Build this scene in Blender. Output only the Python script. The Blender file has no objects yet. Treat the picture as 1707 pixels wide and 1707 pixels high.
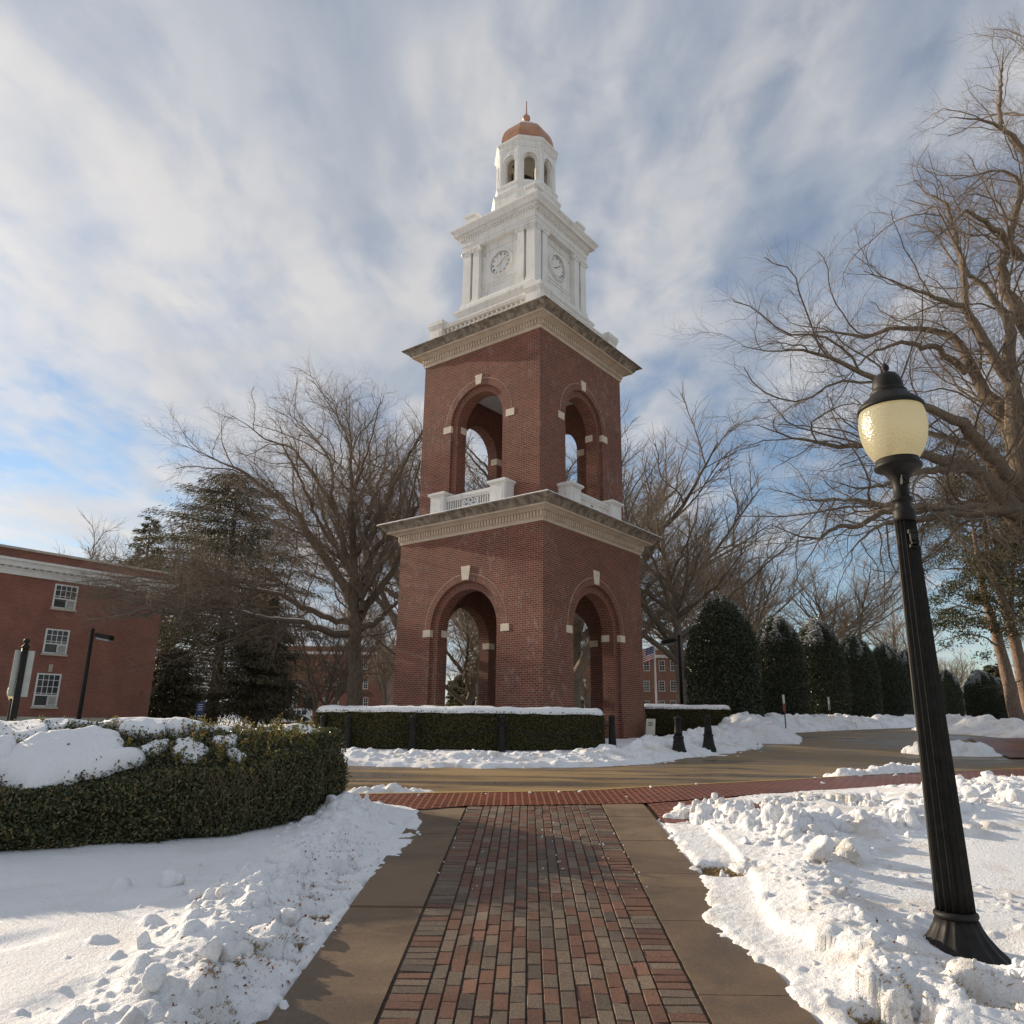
import bpy, math, random
import numpy as np
from mathutils import Matrix, Vector

# ------------------------------------------------------------------ camera, world, sun, exposure
SC = bpy.context.scene
COL = SC.collection
PITCH, ROLL, EYE = 0.2713, -0.0127, 1.8
FPX, HALF = 1278.03, 853.5                       # focal length and half width in pixels of the 1707 px photo
cp_, sp_ = math.cos(PITCH), math.sin(PITCH)
cr_, sr_ = math.cos(ROLL), math.sin(ROLL)
_X = np.array([1., 0, 0]); _V = np.array([0, -sp_, cp_]); FWD = np.array([0, cp_, sp_])
RIGHT = cr_*_X - sr_*_V
UP = sr_*_X + cr_*_V
cam_d = bpy.data.cameras.new("camera")
cam_d.sensor_width = 36.0
cam_d.lens = FPX/(2*HALF)*36.0
cam_d.clip_start = 0.05
cam_d.clip_end = 3000
cam = bpy.data.objects.new("camera", cam_d)
COL.objects.link(cam)
M = Matrix.Identity(4)
for i in range(3):
    M[i][0] = RIGHT[i]; M[i][1] = UP[i]; M[i][2] = -FWD[i]
M[2][3] = EYE
cam.matrix_world = M
SC.camera = cam

SUN_EL = math.radians(16.0)
SUN_AZ = np.array([-0.835, 0.55]); SUN_AZ /= np.linalg.norm(SUN_AZ)
SUN_DIR = Vector((SUN_AZ[0]*math.cos(SUN_EL), SUN_AZ[1]*math.cos(SUN_EL), math.sin(SUN_EL)))
sun_d = bpy.data.lights.new("sun", 'SUN')
sun_d.energy = 5.0
sun_d.angle = math.radians(0.6)
sun_d.color = (1.0, 0.83, 0.62)
sun = bpy.data.objects.new("sun", sun_d)
COL.objects.link(sun)
sun.rotation_euler = SUN_DIR.to_track_quat('Z', 'Y').to_euler()

SC.view_settings.view_transform = 'Standard'
SC.view_settings.look = 'None'
SC.view_settings.exposure = 0.40
SC.view_settings.gamma = 1.0

world = bpy.data.worlds.new("World")
SC.world = world
world.use_nodes = True
wn = world.node_tree; wn.nodes.clear()
def N(t, kind, **kw):
    n = t.nodes.new(kind)
    for k, v in kw.items():
        if k.startswith('i_'):
            n.inputs[int(k[2:]) if k[2:].isdigit() else k[2:].replace('_', ' ')].default_value = v
        else:
            setattr(n, k, v)
    return n
def L(t, a, b): t.links.new(a, b)
def mathn(t, op, a, b=None, c=None, clamp=False):
    n = t.nodes.new('ShaderNodeMath'); n.operation = op; n.use_clamp = clamp
    for i, v in enumerate((a, b, c)):
        if v is None: continue
        if isinstance(v, (int, float)): n.inputs[i].default_value = v
        else: t.links.new(v, n.inputs[i])
    return n.outputs[0]
def ramp(t, fac, stops, interp='LINEAR'):
    n = t.nodes.new('ShaderNodeValToRGB'); cr = n.color_ramp; cr.interpolation = interp
    while len(cr.elements) < len(stops): cr.elements.new(0.5)
    for e, (p, c) in zip(cr.elements, stops):
        e.position = p
        e.color = (*c, 1) if isinstance(c, tuple) else (c, c, c, 1)
    t.links.new(fac, n.inputs[0])
    return n.outputs[0]
def mixc(t, fac, a, b, blend='MIX'):
    n = t.nodes.new('ShaderNodeMix'); n.data_type = 'RGBA'; n.blend_type = blend
    for i, v in ((0, fac), (6, a), (7, b)):
        if isinstance(v, (int, float)): n.inputs[i].default_value = v
        elif isinstance(v, tuple): n.inputs[i].default_value = (*v, 1)
        else: t.links.new(v, n.inputs[i])
    return n.outputs[2]

def build_world():
    t = wn
    sky = N(t, 'ShaderNodeTexSky', sky_type='NISHITA')
    sky.sun_disc = False
    sky.sun_elevation = SUN_EL
    sky.sun_rotation = math.atan2(SUN_DIR.x, SUN_DIR.y)
    sky.air_density = 1.0; sky.dust_density = 0.0; sky.ozone_density = 1.6
    bg_sky = N(t, 'ShaderNodeBackground'); bg_sky.inputs[1].default_value = 0.106
    tint = mixc(t, 1.0, sky.outputs[0], (1.02, 1.03, 1.06), 'MULTIPLY')
    L(t, tint, bg_sky.inputs[0])
    tc = N(t, 'ShaderNodeTexCoord')
    sep = N(t, 'ShaderNodeSeparateXYZ'); L(t, tc.outputs['Generated'], sep.inputs[0])
    zz = mathn(t, 'ADD', mathn(t, 'MAXIMUM', sep.outputs[2], 0.0), 0.10)
    px = mathn(t, 'DIVIDE', sep.outputs[0], zz)
    py = mathn(t, 'DIVIDE', sep.outputs[1], zz)
    comb = N(t, 'ShaderNodeCombineXYZ'); L(t, px, comb.inputs[0]); L(t, py, comb.inputs[1])
    def layer(scale, sx, sy, off, detail, rough, dist=0.0, rot=0.0):
        mp = N(t, 'ShaderNodeMapping'); L(t, comb.outputs[0], mp.inputs[0])
        mp.inputs['Rotation'].default_value = (0, 0, rot)
        mp.inputs['Scale'].default_value = (sx, sy, 1); mp.inputs['Location'].default_value = off
        nz = N(t, 'ShaderNodeTexNoise'); nz.inputs['Scale'].default_value = scale
        nz.inputs['Detail'].default_value = detail; nz.inputs['Roughness'].default_value = rough
        nz.inputs['Distortion'].default_value = dist
        L(t, mp.outputs[0], nz.inputs['Vector'])
        return nz.outputs['Fac']
    broad = layer(1.0, 1.0, 0.8, (20.43, 27.10, 0), 2, 0.4, 0.3)
    streak = layer(1.0, 4.6, 2.3, (43.10, 8.83, 0), 4, 0.46, 0.5, 0.30)
    fine = layer(1.0, 10.0, 7.0, (5.2, 9.1, 0), 5, 0.55, 0.4, 0.35)
    dens = mathn(t, 'ADD', mathn(t, 'ADD', mathn(t, 'MULTIPLY', broad, 0.42), mathn(t, 'MULTIPLY', streak, 0.46)), mathn(t, 'MULTIPLY', mathn(t, 'SUBTRACT', fine, 0.13), 0.26))
    # clouds lean to the west (sun side); the east has more open blue
    dens = mathn(t, 'SUBTRACT', dens, mathn(t, 'MULTIPLY', sep.outputs[0], 0.10))
    dens = mathn(t, 'ADD', dens, mathn(t, 'MULTIPLY', mathn(t, 'SUBTRACT', sep.outputs[2], 0.36), 0.10))
    # three clearings where the blue shows: low in the west, and two in the east
    for (cu, cv_, wdt, amt) in ((60, 830, .965, .13), (1420, 980, .955, .14), (1350, 320, .975, .05)):
        dv = FWD + RIGHT*(cu-HALF)/FPX - UP*(cv_-HALF)/FPX; dv = dv/np.linalg.norm(dv)
        dn = N(t, 'ShaderNodeVectorMath', operation='DOT_PRODUCT'); L(t, tc.outputs['Generated'], dn.inputs[0]); dn.inputs[1].default_value = dv
        dens = mathn(t, 'SUBTRACT', dens, ramp(t, dn.outputs['Value'], [(wdt, 0.0), (1.0, amt)], 'EASE'))
    cover = ramp(t, dens, [(0.34, 0.10), (0.48, 0.70), (0.60, 0.97)], 'LINEAR')
    # brightness of the cloud: thin cloud lit, thick cloud greyer
    sd = N(t, 'ShaderNodeVectorMath', operation='DOT_PRODUCT'); L(t, tc.outputs['Generated'], sd.inputs[0])
    sd.inputs[1].default_value = SUN_DIR
    glow = ramp(t, sd.outputs['Value'], [(0.66, 0.0), (0.84, 0.35), (0.95, 1.0)], 'EASE')
    sh = mathn(t, 'ADD', mathn(t, 'MULTIPLY', layer(1.0, 3.6, 1.9, (11.26, 1.45, 0), 4, 0.48, 0.5, 0.25), 0.65), mathn(t, 'ADD', mathn(t, 'MULTIPLY', streak, 0.25), mathn(t, 'MULTIPLY', fine, 0.10)))
    shade = ramp(t, sh, [(0.36, (0.315, 0.365, 0.455)), (0.49, (0.44, 0.475, 0.54)), (0.60, (0.64, 0.635, 0.64))])
    bright = mixc(t, mathn(t, 'MULTIPLY', glow, 0.72), shade, (0.98, 0.94, 0.90))
    bg_cl = N(t, 'ShaderNodeBackground'); L(t, bright, bg_cl.inputs[0]); bg_cl.inputs[1].default_value = 0.77
    mx = N(t, 'ShaderNodeMixShader'); L(t, cover, mx.inputs[0]); L(t, bg_sky.outputs[0], mx.inputs[1]); L(t, bg_cl.outputs[0], mx.inputs[2])
    out = N(t, 'ShaderNodeOutputWorld'); L(t, mx.outputs[0], out.inputs[0])
build_world()

# ------------------------------------------------------------------ measuring helpers
def ray(u, v): return FWD + RIGHT*(u-HALF)/FPX - UP*(v-HALF)/FPX
def aty(u, v, y):
    """the point at depth y metres in front of the photographer seen at photo pixel u, v"""
    d = ray(u, v); k = y/d[1]
    return np.array([k*d[0], y, EYE+k*d[2]])
_gy = np.array([-8, 0, 10, 12, 17.5, 20.5, 26, 60, 400]); _gz = np.array([-.66, 0, .822, .93, 1.1, 1.23, 1.42, 1.5, 1.9])
_ry = np.array([22, 30, 45, 60, 100, 400]); _rz = np.array([0, .30, .55, .9, 1.1, 1.1])
def sstep(a, b, x):
    k = np.clip((np.asarray(x, float)-a)/(b-a), 0, 1); return k*k*(3-2*k)
def G(x, y):
    return np.interp(y, _gy, _gz) + np.interp(y, _ry, _rz)*sstep(3, 11, x)
def gpt(u, v, lo=2.0, hi=200.0):
    """ground point seen at photo pixel u, v"""
    d = ray(u, v); k = np.linspace(lo, hi, 8000)
    z = EYE+k*d[2]-G(k*d[0], k*d[1]); i = int(np.argmax(z < 0))
    return np.array([k[i]*d[0], k[i]*d[1], EYE+k[i]*d[2]])

# value noise on arrays
def _hash(ix, iy, seed):
    h = (ix.astype(np.int64)*374761393 + iy.astype(np.int64)*668265263 + seed*974634777) & 0xffffffff
    h = ((h ^ (h >> 13))*1274126177) & 0xffffffff
    return ((h ^ (h >> 16)) & 0xffff)/65535.0
def vnoise(x, y, seed=0):
    ix, iy = np.floor(x), np.floor(y); fx, fy = x-ix, y-iy
    fx = fx*fx*(3-2*fx); fy = fy*fy*(3-2*fy)
    a, b = _hash(ix, iy, seed), _hash(ix+1, iy, seed); c, d = _hash(ix, iy+1, seed), _hash(ix+1, iy+1, seed)
    return (a*(1-fx)+b*fx)*(1-fy) + (c*(1-fx)+d*fx)*fy
def fbm(x, y, oct=4, seed=0, gain=.5):
    s = 0; amp = 1; tot = 0
    for o in range(oct):
        s = s + amp*vnoise(x*2**o+o*17.3, y*2**o-o*9.1, seed+o); tot += amp; amp *= gain
    return s/tot

# ------------------------------------------------------------------ object helpers
def tag(o, label=None, cat=None, group=None, kind=None):
    if label: o['label'] = label
    if cat: o['category'] = cat
    if group: o['group'] = group
    if kind: o['kind'] = kind
    return o
def empty(name, loc=(0, 0, 0), rz=0.0, scale=1.0):
    o = bpy.data.objects.new(name, None); COL.objects.link(o)
    o.location = loc; o.rotation_euler = (0, 0, rz); o.scale = (scale,)*3
    o.empty_display_size = 0.1
    return o
def np_mesh(name, V, F, mats, parent=None, uv=None, smooth=False, mi=None):
    """V (n,3), F (m,k) same-size faces -> one mesh object"""
    V = np.ascontiguousarray(V, np.float32); F = np.ascontiguousarray(F, np.int32)
    m = bpy.data.meshes.new(name); k = F.shape[1]
    m.vertices.add(len(V)); m.vertices.foreach_set('co', V.ravel())
    m.loops.add(F.size); m.loops.foreach_set('vertex_index', F.ravel())
    m.polygons.add(len(F)); m.polygons.foreach_set('loop_start', np.arange(0, F.size, k, dtype=np.int32))
    m.polygons.foreach_set('loop_total', np.full(len(F), k, np.int32))
    m.polygons.foreach_set('use_smooth', np.full(len(F), bool(smooth)))
    for mt in (mats if isinstance(mats, (list, tuple)) else [mats]): m.materials.append(mt)
    if mi is not None: m.polygons.foreach_set('material_index', np.asarray(mi, np.int32))
    if uv is not None:
        l = m.uv_layers.new(name='UVMap'); l.data.foreach_set('uv', np.ascontiguousarray(uv, np.float32).ravel())
    m.update(calc_edges=True); m.validate()
    o = bpy.data.objects.new(name, m); COL.objects.link(o)
    if parent is not None: o.parent = parent
    return o
class MB:
    """collects polygons (with UVs in metres) and links them as ONE mesh object"""
    def __init__(s): s.v = []; s.f = []; s.uv = []; s.mi = []; s.sm = []
    def face(s, pts, uv=None, mi=0, sm=False):
        pts = [tuple(float(c) for c in p) for p in pts]
        n0 = len(s.v); s.v += pts; s.f.append(tuple(range(n0, n0+len(pts))))
        if uv is None:
            a = np.array(pts); n = np.zeros(3)
            for i in range(len(a)): n += np.cross(a[i], a[(i+1) % len(a)])
            ln = np.linalg.norm(n); n = n/ln if ln > 1e-12 else np.array([0, 0, 1.])
            if abs(n[2]) > .75: uv = [(p[0], p[1]) for p in pts]
            else:
                h = np.array([-n[1], n[0]]); h /= np.linalg.norm(h)
                uv = [(p[0]*h[0]+p[1]*h[1], p[2]) for p in pts]
        s.uv += list(uv); s.mi.append(mi); s.sm.append(sm)
    def box(s, lo, hi, fn=None, mi=0):
        x0, y0, z0 = lo; x1, y1, z1 = hi
        c = [(x0,y0,z0),(x1,y0,z0),(x1,y1,z0),(x0,y1,z0),(x0,y0,z1),(x1,y0,z1),(x1,y1,z1),(x0,y1,z1)]
        if fn: c = [fn(*p) for p in c]
        for q in ((3,2,1,0),(4,5,6,7),(0,1,5,4),(1,2,6,5),(2,3,7,6),(3,0,4,7)): s.face([c[i] for i in q], mi=mi)
    def lathe(s, prof, n=24, c=(0, 0), mi=0, flute=None, sm=True):
        """prof: (radius, z) from bottom to top"""
        rings = []
        for r, z in prof:
            ring = []
            for i in range(n):
                a = 2*math.pi*i/n; rr = r*(flute(a, z) if flute else 1)
                ring.append((c[0]+rr*math.cos(a), c[1]+rr*math.sin(a), z))
            rings.append(ring)
        for j in range(len(rings)-1):
            for i in range(n):
                k = (i+1) % n
                s.face([rings[j][i], rings[j][k], rings[j+1][k], rings[j+1][i]], uv=[(i, prof[j][1]), (i+1, prof[j][1]), (i+1, prof[j+1][1]), (i, prof[j+1][1])], mi=mi, sm=sm)
        if prof[0][0] > 1e-4: s.face(rings[0][::-1], mi=mi)
        if prof[-1][0] > 1e-4: s.face(rings[-1], mi=mi)
    def loft(s, prof, n=4, mi=0, cap=True):
        """square (n=4) or octagonal ring of flat faces; prof: (apothem, z[, material])"""
        off = math.pi/n
        def P(h, z, i):
            R = h/math.cos(off); a = 2*math.pi*i/n + off
            return (R*math.cos(a), R*math.sin(a), z)
        for j in range(len(prof)-1):
            a, b = prof[j], prof[j+1]; m = b[2] if len(b) > 2 else mi
            for i in range(n): s.face([P(a[0], a[1], i), P(a[0], a[1], i+1), P(b[0], b[1], i+1), P(b[0], b[1], i)], mi=m)
        if cap:
            s.face([P(prof[-1][0], prof[-1][1], i) for i in range(n)], mi=mi)
            s.face([P(prof[0][0], prof[0][1], n-i) for i in range(n)], mi=mi)
    def tube(s, pts, r, n=6, mi=0):
        pts = [np.array(p, float) for p in pts]; rs = r if isinstance(r, (list, tuple)) else [r]*len(pts)
        rings = []
        for i, p in enumerate(pts):
            t = pts[min(i+1, len(pts)-1)]-pts[max(i-1, 0)]; t /= np.linalg.norm(t)
            a = np.cross(t, [0, 0, 1] if abs(t[2]) < .9 else [1, 0, 0]); a /= np.linalg.norm(a); b = np.cross(t, a)
            rings.append([p+rs[i]*(math.cos(2*math.pi*k/n)*a+math.sin(2*math.pi*k/n)*b) for k in range(n)])
        for j in range(len(rings)-1):
            for k in range(n): s.face([rings[j][k], rings[j][(k+1) % n], rings[j+1][(k+1) % n], rings[j+1][k]], mi=mi, sm=True)
        s.face(rings[0][::-1], mi=mi); s.face(rings[-1], mi=mi)
    def build(s, name, mats, parent=None, dz=0.0, weld=False):
        m = bpy.data.meshes.new(name)
        v = [(p[0], p[1], p[2]-dz) for p in s.v]
        m.from_pydata(v, [], s.f)
        for mt in (mats if isinstance(mats, (list, tuple)) else [mats]): m.materials.append(mt)
        m.polygons.foreach_set('material_index', s.mi); m.polygons.foreach_set('use_smooth', s.sm)
        l = m.uv_layers.new(name='UVMap'); l.data.foreach_set('uv', np.array(s.uv, np.float32).ravel())
        if any(s.sm) or weld:
            import bmesh
            b = bmesh.new(); b.from_mesh(m); bmesh.ops.remove_doubles(b, verts=b.verts, dist=1e-5); b.to_mesh(m); b.free()
        m.update()
        o = bpy.data.objects.new(name, m); COL.objects.link(o)
        if parent is not None: o.parent = parent
        return o
def copy_tree(o, parent=None):
    c = o.copy(); COL.objects.link(c)
    if parent is not None: c.parent = parent
    for ch in list(o.children): copy_tree(ch, c)
    return c

# ------------------------------------------------------------------ materials
def mat(name, color=None, rough=.6, metal=0.0, spec=None):
    m = bpy.data.materials.new(name); m.use_nodes = True; t = m.node_tree
    b = t.nodes['Principled BSDF']; b.inputs['Roughness'].default_value = rough; b.inputs['Metallic'].default_value = metal
    if color: b.inputs['Base Color'].default_value = (*color, 1)
    if spec is not None: b.inputs['Specular IOR Level'].default_value = spec
    return m, t, b
def noise(t, vec, scale, detail=4, rough=.55, dist=0):
    n = t.nodes.new('ShaderNodeTexNoise'); n.inputs['Scale'].default_value = scale; n.inputs['Detail'].default_value = detail
    n.inputs['Roughness'].default_value = rough; n.inputs['Distortion'].default_value = dist
    if vec is not None: t.links.new(vec, n.inputs['Vector'])
    return n.outputs['Fac']
def objco(t):
    return t.nodes.new('ShaderNodeTexCoord').outputs['Object']
def geoco(t):
    return t.nodes.new('ShaderNodeNewGeometry').outputs['Position']
def scaled(t, vec, s, rot=(0, 0, 0)):
    mp = t.nodes.new('ShaderNodeMapping'); mp.inputs['Scale'].default_value = s; mp.inputs['Rotation'].default_value = rot
    t.links.new(vec, mp.inputs[0]); return mp.outputs[0]
def bump(t, b, h, dist=.01, strength=.6):
    n = t.nodes.new('ShaderNodeBump'); n.inputs['Distance'].default_value = dist; n.inputs['Strength'].default_value = strength
    t.links.new(h, n.inputs['Height']); t.links.new(n.outputs[0], b.inputs['Normal'])
def noisy(name, c0, c1, scale=6, rough=.7, bdist=.004, metal=0, spec=None, detail=5):
    m, t, b = mat(name, None, rough, metal, spec)
    f = noise(t, objco(t), scale, detail)
    L(t, ramp(t, f, [(.35, c0), (.65, c1)]), b.inputs['Base Color'])
    if bdist: bump(t, b, f, bdist)
    return m
def brick_mat(name, c1, c2, mortar, stain=True, w=.203, h=.0677, ms=.009, rough=.8):
    m, t, b = mat(name, None, rough)
    uv = t.nodes.new('ShaderNodeTexCoord').outputs['UV']
    k = t.nodes.new('ShaderNodeTexBrick'); L(t, uv, k.inputs['Vector'])
    k.inputs['Scale'].default_value = 1; k.inputs['Brick Width'].default_value = w; k.inputs['Row Height'].default_value = h
    k.inputs['Mortar Size'].default_value = ms; k.inputs['Mortar Smooth'].default_value = .15; k.inputs['Bias'].default_value = 0
    k.inputs['Color1'].default_value = (*c1, 1); k.inputs['Color2'].default_value = (*c2, 1); k.inputs['Mortar'].default_value = (*mortar, 1)
    col = k.outputs['Color']
    big = noise(t, objco(t), .9, 5, .6)
    col = mixc(t, 1.0, col, ramp(t, big, [(.3, (.80, .78, .78)), (.7, (1.12, 1.1, 1.08))]), 'MULTIPLY')
    if stain:
        ef = noise(t, scaled(t, objco(t), (2.6, 2.6, 1.5)), 2.6, 6, .68)
        patch = noise(t, objco(t), .55, 2)
        fac = mathn(t, 'MULTIPLY', ramp(t, ef, [(.53, 0.), (.66, 1.)]), ramp(t, patch, [(.46, 0.), (.62, .30)]))
        col = mixc(t, fac, col, (.40, .36, .34))
    L(t, col, b.inputs['Base Color'])
    bump(t, b, k.outputs['Fac'], .006, -.5)
    return m
M_ = {}
M_['brick'] = brick_mat('tower_brick', (.190, .046, .027), (.100, .025, .017), (.31, .205, .14), ms=.0080)
M_['brick_far'] = brick_mat('hall_brick', (.245, .092, .062), (.19, .07, .05), (.27, .165, .12), stain=False, ms=.006)
M_['stone'] = noisy('limestone', (.50, .40, .305), (.61, .50, .39), 3, .8, .003)
M_['keystone'] = noisy('pale_keystone', (.62, .53, .415), (.72, .62, .495), 5, .8, .002)
def stained_stone():
    m, t, b = mat('weathered_stone', None, .85)
    co = objco(t)
    a = noise(t, scaled(t, co, (2.2, 2.2, .35)), 2.2, 6, .6)
    c = noise(t, co, 9, 5)
    col = mixc(t, ramp(t, a, [(.38, 0.), (.60, 1.)]), (.36, .30, .235), (.085, .068, .052))
    L(t, mixc(t, .35, col, ramp(t, c, [(.3, (.14, .11, .085)), (.7, (.36, .30, .23))])), b.inputs['Base Color'])
    return m
M_['weathered'] = stained_stone()
def white_paint():
    m, t, b = mat('white_paint', None, .55)
    co = objco(t); a = noise(t, scaled(t, co, (3.2, 3.2, .45)), 2.4, 6, .62); c = noise(t, co, 1.1, 4)
    col = ramp(t, c, [(.3, (.68, .665, .63)), (.7, (.79, .775, .745))])
    L(t, mixc(t, ramp(t, a, [(.52, 0.), (.70, .42)]), col, (.40, .36, .29)), b.inputs['Base Color'])
    return m
M_['white'] = white_paint()
M_['cream'] = noisy('cream_ceiling', (.52, .48, .40), (.60, .56, .47), 2, .8, 0)
M_['plaster'] = noisy('white_plaster', (.66, .66, .66), (.74, .74, .74), 2, .9, 0)
M_['copper'] = noisy('copper_sheet', (.33, .155, .085), (.44, .22, .13), 2.5, .42, 0, .25)
M_['bronze'] = noisy('dark_bronze', (.05, .035, .022), (.11, .07, .04), 4, .45, 0, .6)
M_['iron'] = noisy('black_iron', (.012, .011, .010), (.022, .020, .018), 18, .55, .001, 0.0, .20)
M_['dark'] = mat('dark_void', (.012, .011, .010), .9)[0]
M_['gold'] = mat('gilt_hand', (.55, .36, .10), .4, .7)[0]
M_['numeral'] = mat('black_numeral', (.03, .03, .04), .6)[0]
# ------------------------------------------------------------------ ground, road, path
def snow_mat(name, dirt=.35, dirt_scale=2.2):
    m, t, b = mat(name, None, .62, 0, .25)
    co = geoco(t)
    d = noise(t, co, dirt_scale, 5, .6, .3)
    big = noise(t, co, .7, 2)
    fac = mathn(t, 'MULTIPLY', mathn(t, 'MULTIPLY', ramp(t, d, [(.50, 0.), (.74, 1.)]), ramp(t, big, [(.36, .15), (.56, 1.)])), dirt)
    col = mixc(t, fac, (.90, .905, .92), (.56, .43, .28))
    L(t, col, b.inputs['Base Color'])
    f = mathn(t, 'ADD', noise(t, co, 130, 4, .65), mathn(t, 'MULTIPLY', noise(t, co, 42, 4, .6), 1.5))
    f = mathn(t, 'ADD', f, mathn(t, 'MULTIPLY', noise(t, co, 17, 3, .6), 1.2))
    bump(t, b, f, .014, .85)
    b.inputs['Subsurface Weight'].default_value = .0
    return m
M_['snow'] = snow_mat('snow', .22)
M_['snow_dirty'] = snow_mat('ploughed_snow', .80, 2.6)
M_['snow_clean'] = snow_mat('clean_snow', .04)

def asphalt():
    m, t, b = mat('wet_asphalt', None, .5, 0, .28)
    co = geoco(t)
    # salt and melt streaks drawn out along the drive
    st = noise(t, scaled(t, co, (.16, .95, 1), (0, 0, -.12)), 1.6, 6, .6, .6)
    pt = noise(t, co, .33, 4, .6)
    fn = noise(t, co, 60, 4)
    dry = mixc(t, fn, (.215, .145, .066), (.33, .225, .112))
    wet = mixc(t, fn, (.070, .052, .034), (.115, .086, .056))
    fac = ramp(t, mathn(t, 'ADD', mathn(t, 'MULTIPLY', st, .7), mathn(t, 'MULTIPLY', pt, .4)), [(.46, 0.), (.62, 1.)])
    L(t, mixc(t, fac, wet, dry), b.inputs['Base Color'])
    L(t, ramp(t, fac, [(0, .26), (1, .68)]), b.inputs['Roughness'])
    bump(t, b, fn, .004, .4)
    return m
M_['asphalt'] = asphalt()
def ground_mat():
    m, t, b = mat('snowy_ground', None, .8)
    co = geoco(t)
    f = noise(t, co, .35, 6, .6)
    L(t, ramp(t, f, [(.40, (.80, .81, .83)), (.55, (.70, .69, .67)), (.66, (.16, .12, .06))]), b.inputs['Base Color'])
    bump(t, b, noise(t, co, 5, 5), .05)
    return m
M_['ground'] = ground_mat()
M_['lawn'] = noisy('dead_grass_soil', (.10, .068, .034), (.22, .155, .075), 9, .95, .02)
def concrete_mat():
    m, t, b = mat('tan_concrete', None, .62, 0, .4)
    co = geoco(t)
    a = noise(t, co, 1.0, 7, .68, .6); c = noise(t, co, 70, 3)
    col = mixc(t, ramp(t, a, [(.38, 0.), (.62, 1.)]), (.080, .054, .033), (.215, .145, .087))
    col = mixc(t, .35, col, ramp(t, c, [(.35, (.075, .050, .029)), (.65, (.205, .138, .082))]))
    L(t, col, b.inputs['Base Color'])
    L(t, ramp(t, a, [(.3, .38), (.65, .75)]), b.inputs['Roughness'])
    bump(t, b, c, .002, .5)
    return m
M_['concrete'] = concrete_mat()
M_['joint'] = noisy('dark_joint', (.035, .026, .018), (.075, .055, .036), 40, .95, 0)
def paver_mat():
    m, t, b = mat('clay_pavers', None, .68, 0, .4)
    rnd = t.nodes.new('ShaderNodeNewGeometry').outputs['Random Per Island']
    co = geoco(t)
    base = ramp(t, rnd, [(0.0, (.124, .094, .070)), (.22, (.150, .113, .085)), (.36, (.094, .072, .056)), (.45, (.172, .130, .095)), (.51, (.132, .066, .044)), (.76, (.158, .082, .056)), (.90, (.112, .056, .038))], 'CONSTANT')
    c = noise(t, co, 90, 4, .6); a = noise(t, co, 2.0, 4)
    col = mixc(t, 1.0, base, ramp(t, c, [(.3, (.46, .45, .44)), (.7, (1.50, 1.45, 1.38))]), 'MULTIPLY')
    col = mixc(t, 1.0, col, ramp(t, a, [(.3, (.82, .82, .82)), (.7, (1.12, 1.12, 1.1))]), 'MULTIPLY')
    L(t, col, b.inputs['Base Color'])
    L(t, ramp(t, a, [(.35, .48), (.65, .78)]), b.inputs['Roughness'])
    bump(t, b, c, .003, .6)
    return m
M_['paver'] = paver_mat()
def walk_mat():
    m = brick_mat('red_brick_paving', (.155, .036, .019), (.10, .025, .014), (.27, .14, .085), stain=False, w=.2, h=.1, ms=.012, rough=.42)
    m.node_tree.nodes['Principled BSDF'].inputs['Specular IOR Level'].default_value = .25
    return m
M_['redwalk'] = walk_mat()
M_['yellow'] = noisy('yellow_kerb_paint', (.34, .23, .06), (.46, .32, .09), 9, .7, 0)

def sheet(name, xs, ys, zf, m, kind='structure', smooth=True, pos=None):
    X, Y = np.meshgrid(xs, ys)
    if pos: X, Y = pos(X, Y)
    Z = zf(X, Y); n, k = X.shape
    V = np.stack([X.ravel(), Y.ravel(), Z.ravel()], 1)
    i = (np.arange(n-1)[:, None]*k + np.arange(k-1)[None]).ravel()
    F = np.stack([i, i+1, i+k+1, i+k], 1)
    o = np_mesh(name, V, F, m, uv=V[F.ravel()][:, :2], smooth=smooth)
    if kind: o['kind'] = kind
    return o
# far ground to the horizon
gx = np.concatenate([-np.geomspace(900, 40, 16), np.linspace(-36, 60, 49), np.geomspace(65, 900, 16)])
gyv = np.concatenate([np.linspace(-60, 60, 61), np.geomspace(62, 1500, 26)])
sheet('ground', gx, gyv, lambda x, y: G(x, y) - .45 + .42*sstep(56, 66, y) + .41*sstep(-6, -14, x)*(1-sstep(56, 66, y)) + .4*sstep(-4, -20, y), M_['ground'])
sheet('road', np.arange(-14, 46, .25), np.arange(9.0, 64, .25), lambda x, y: G(x, y)-.08, M_['asphalt'])

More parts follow.
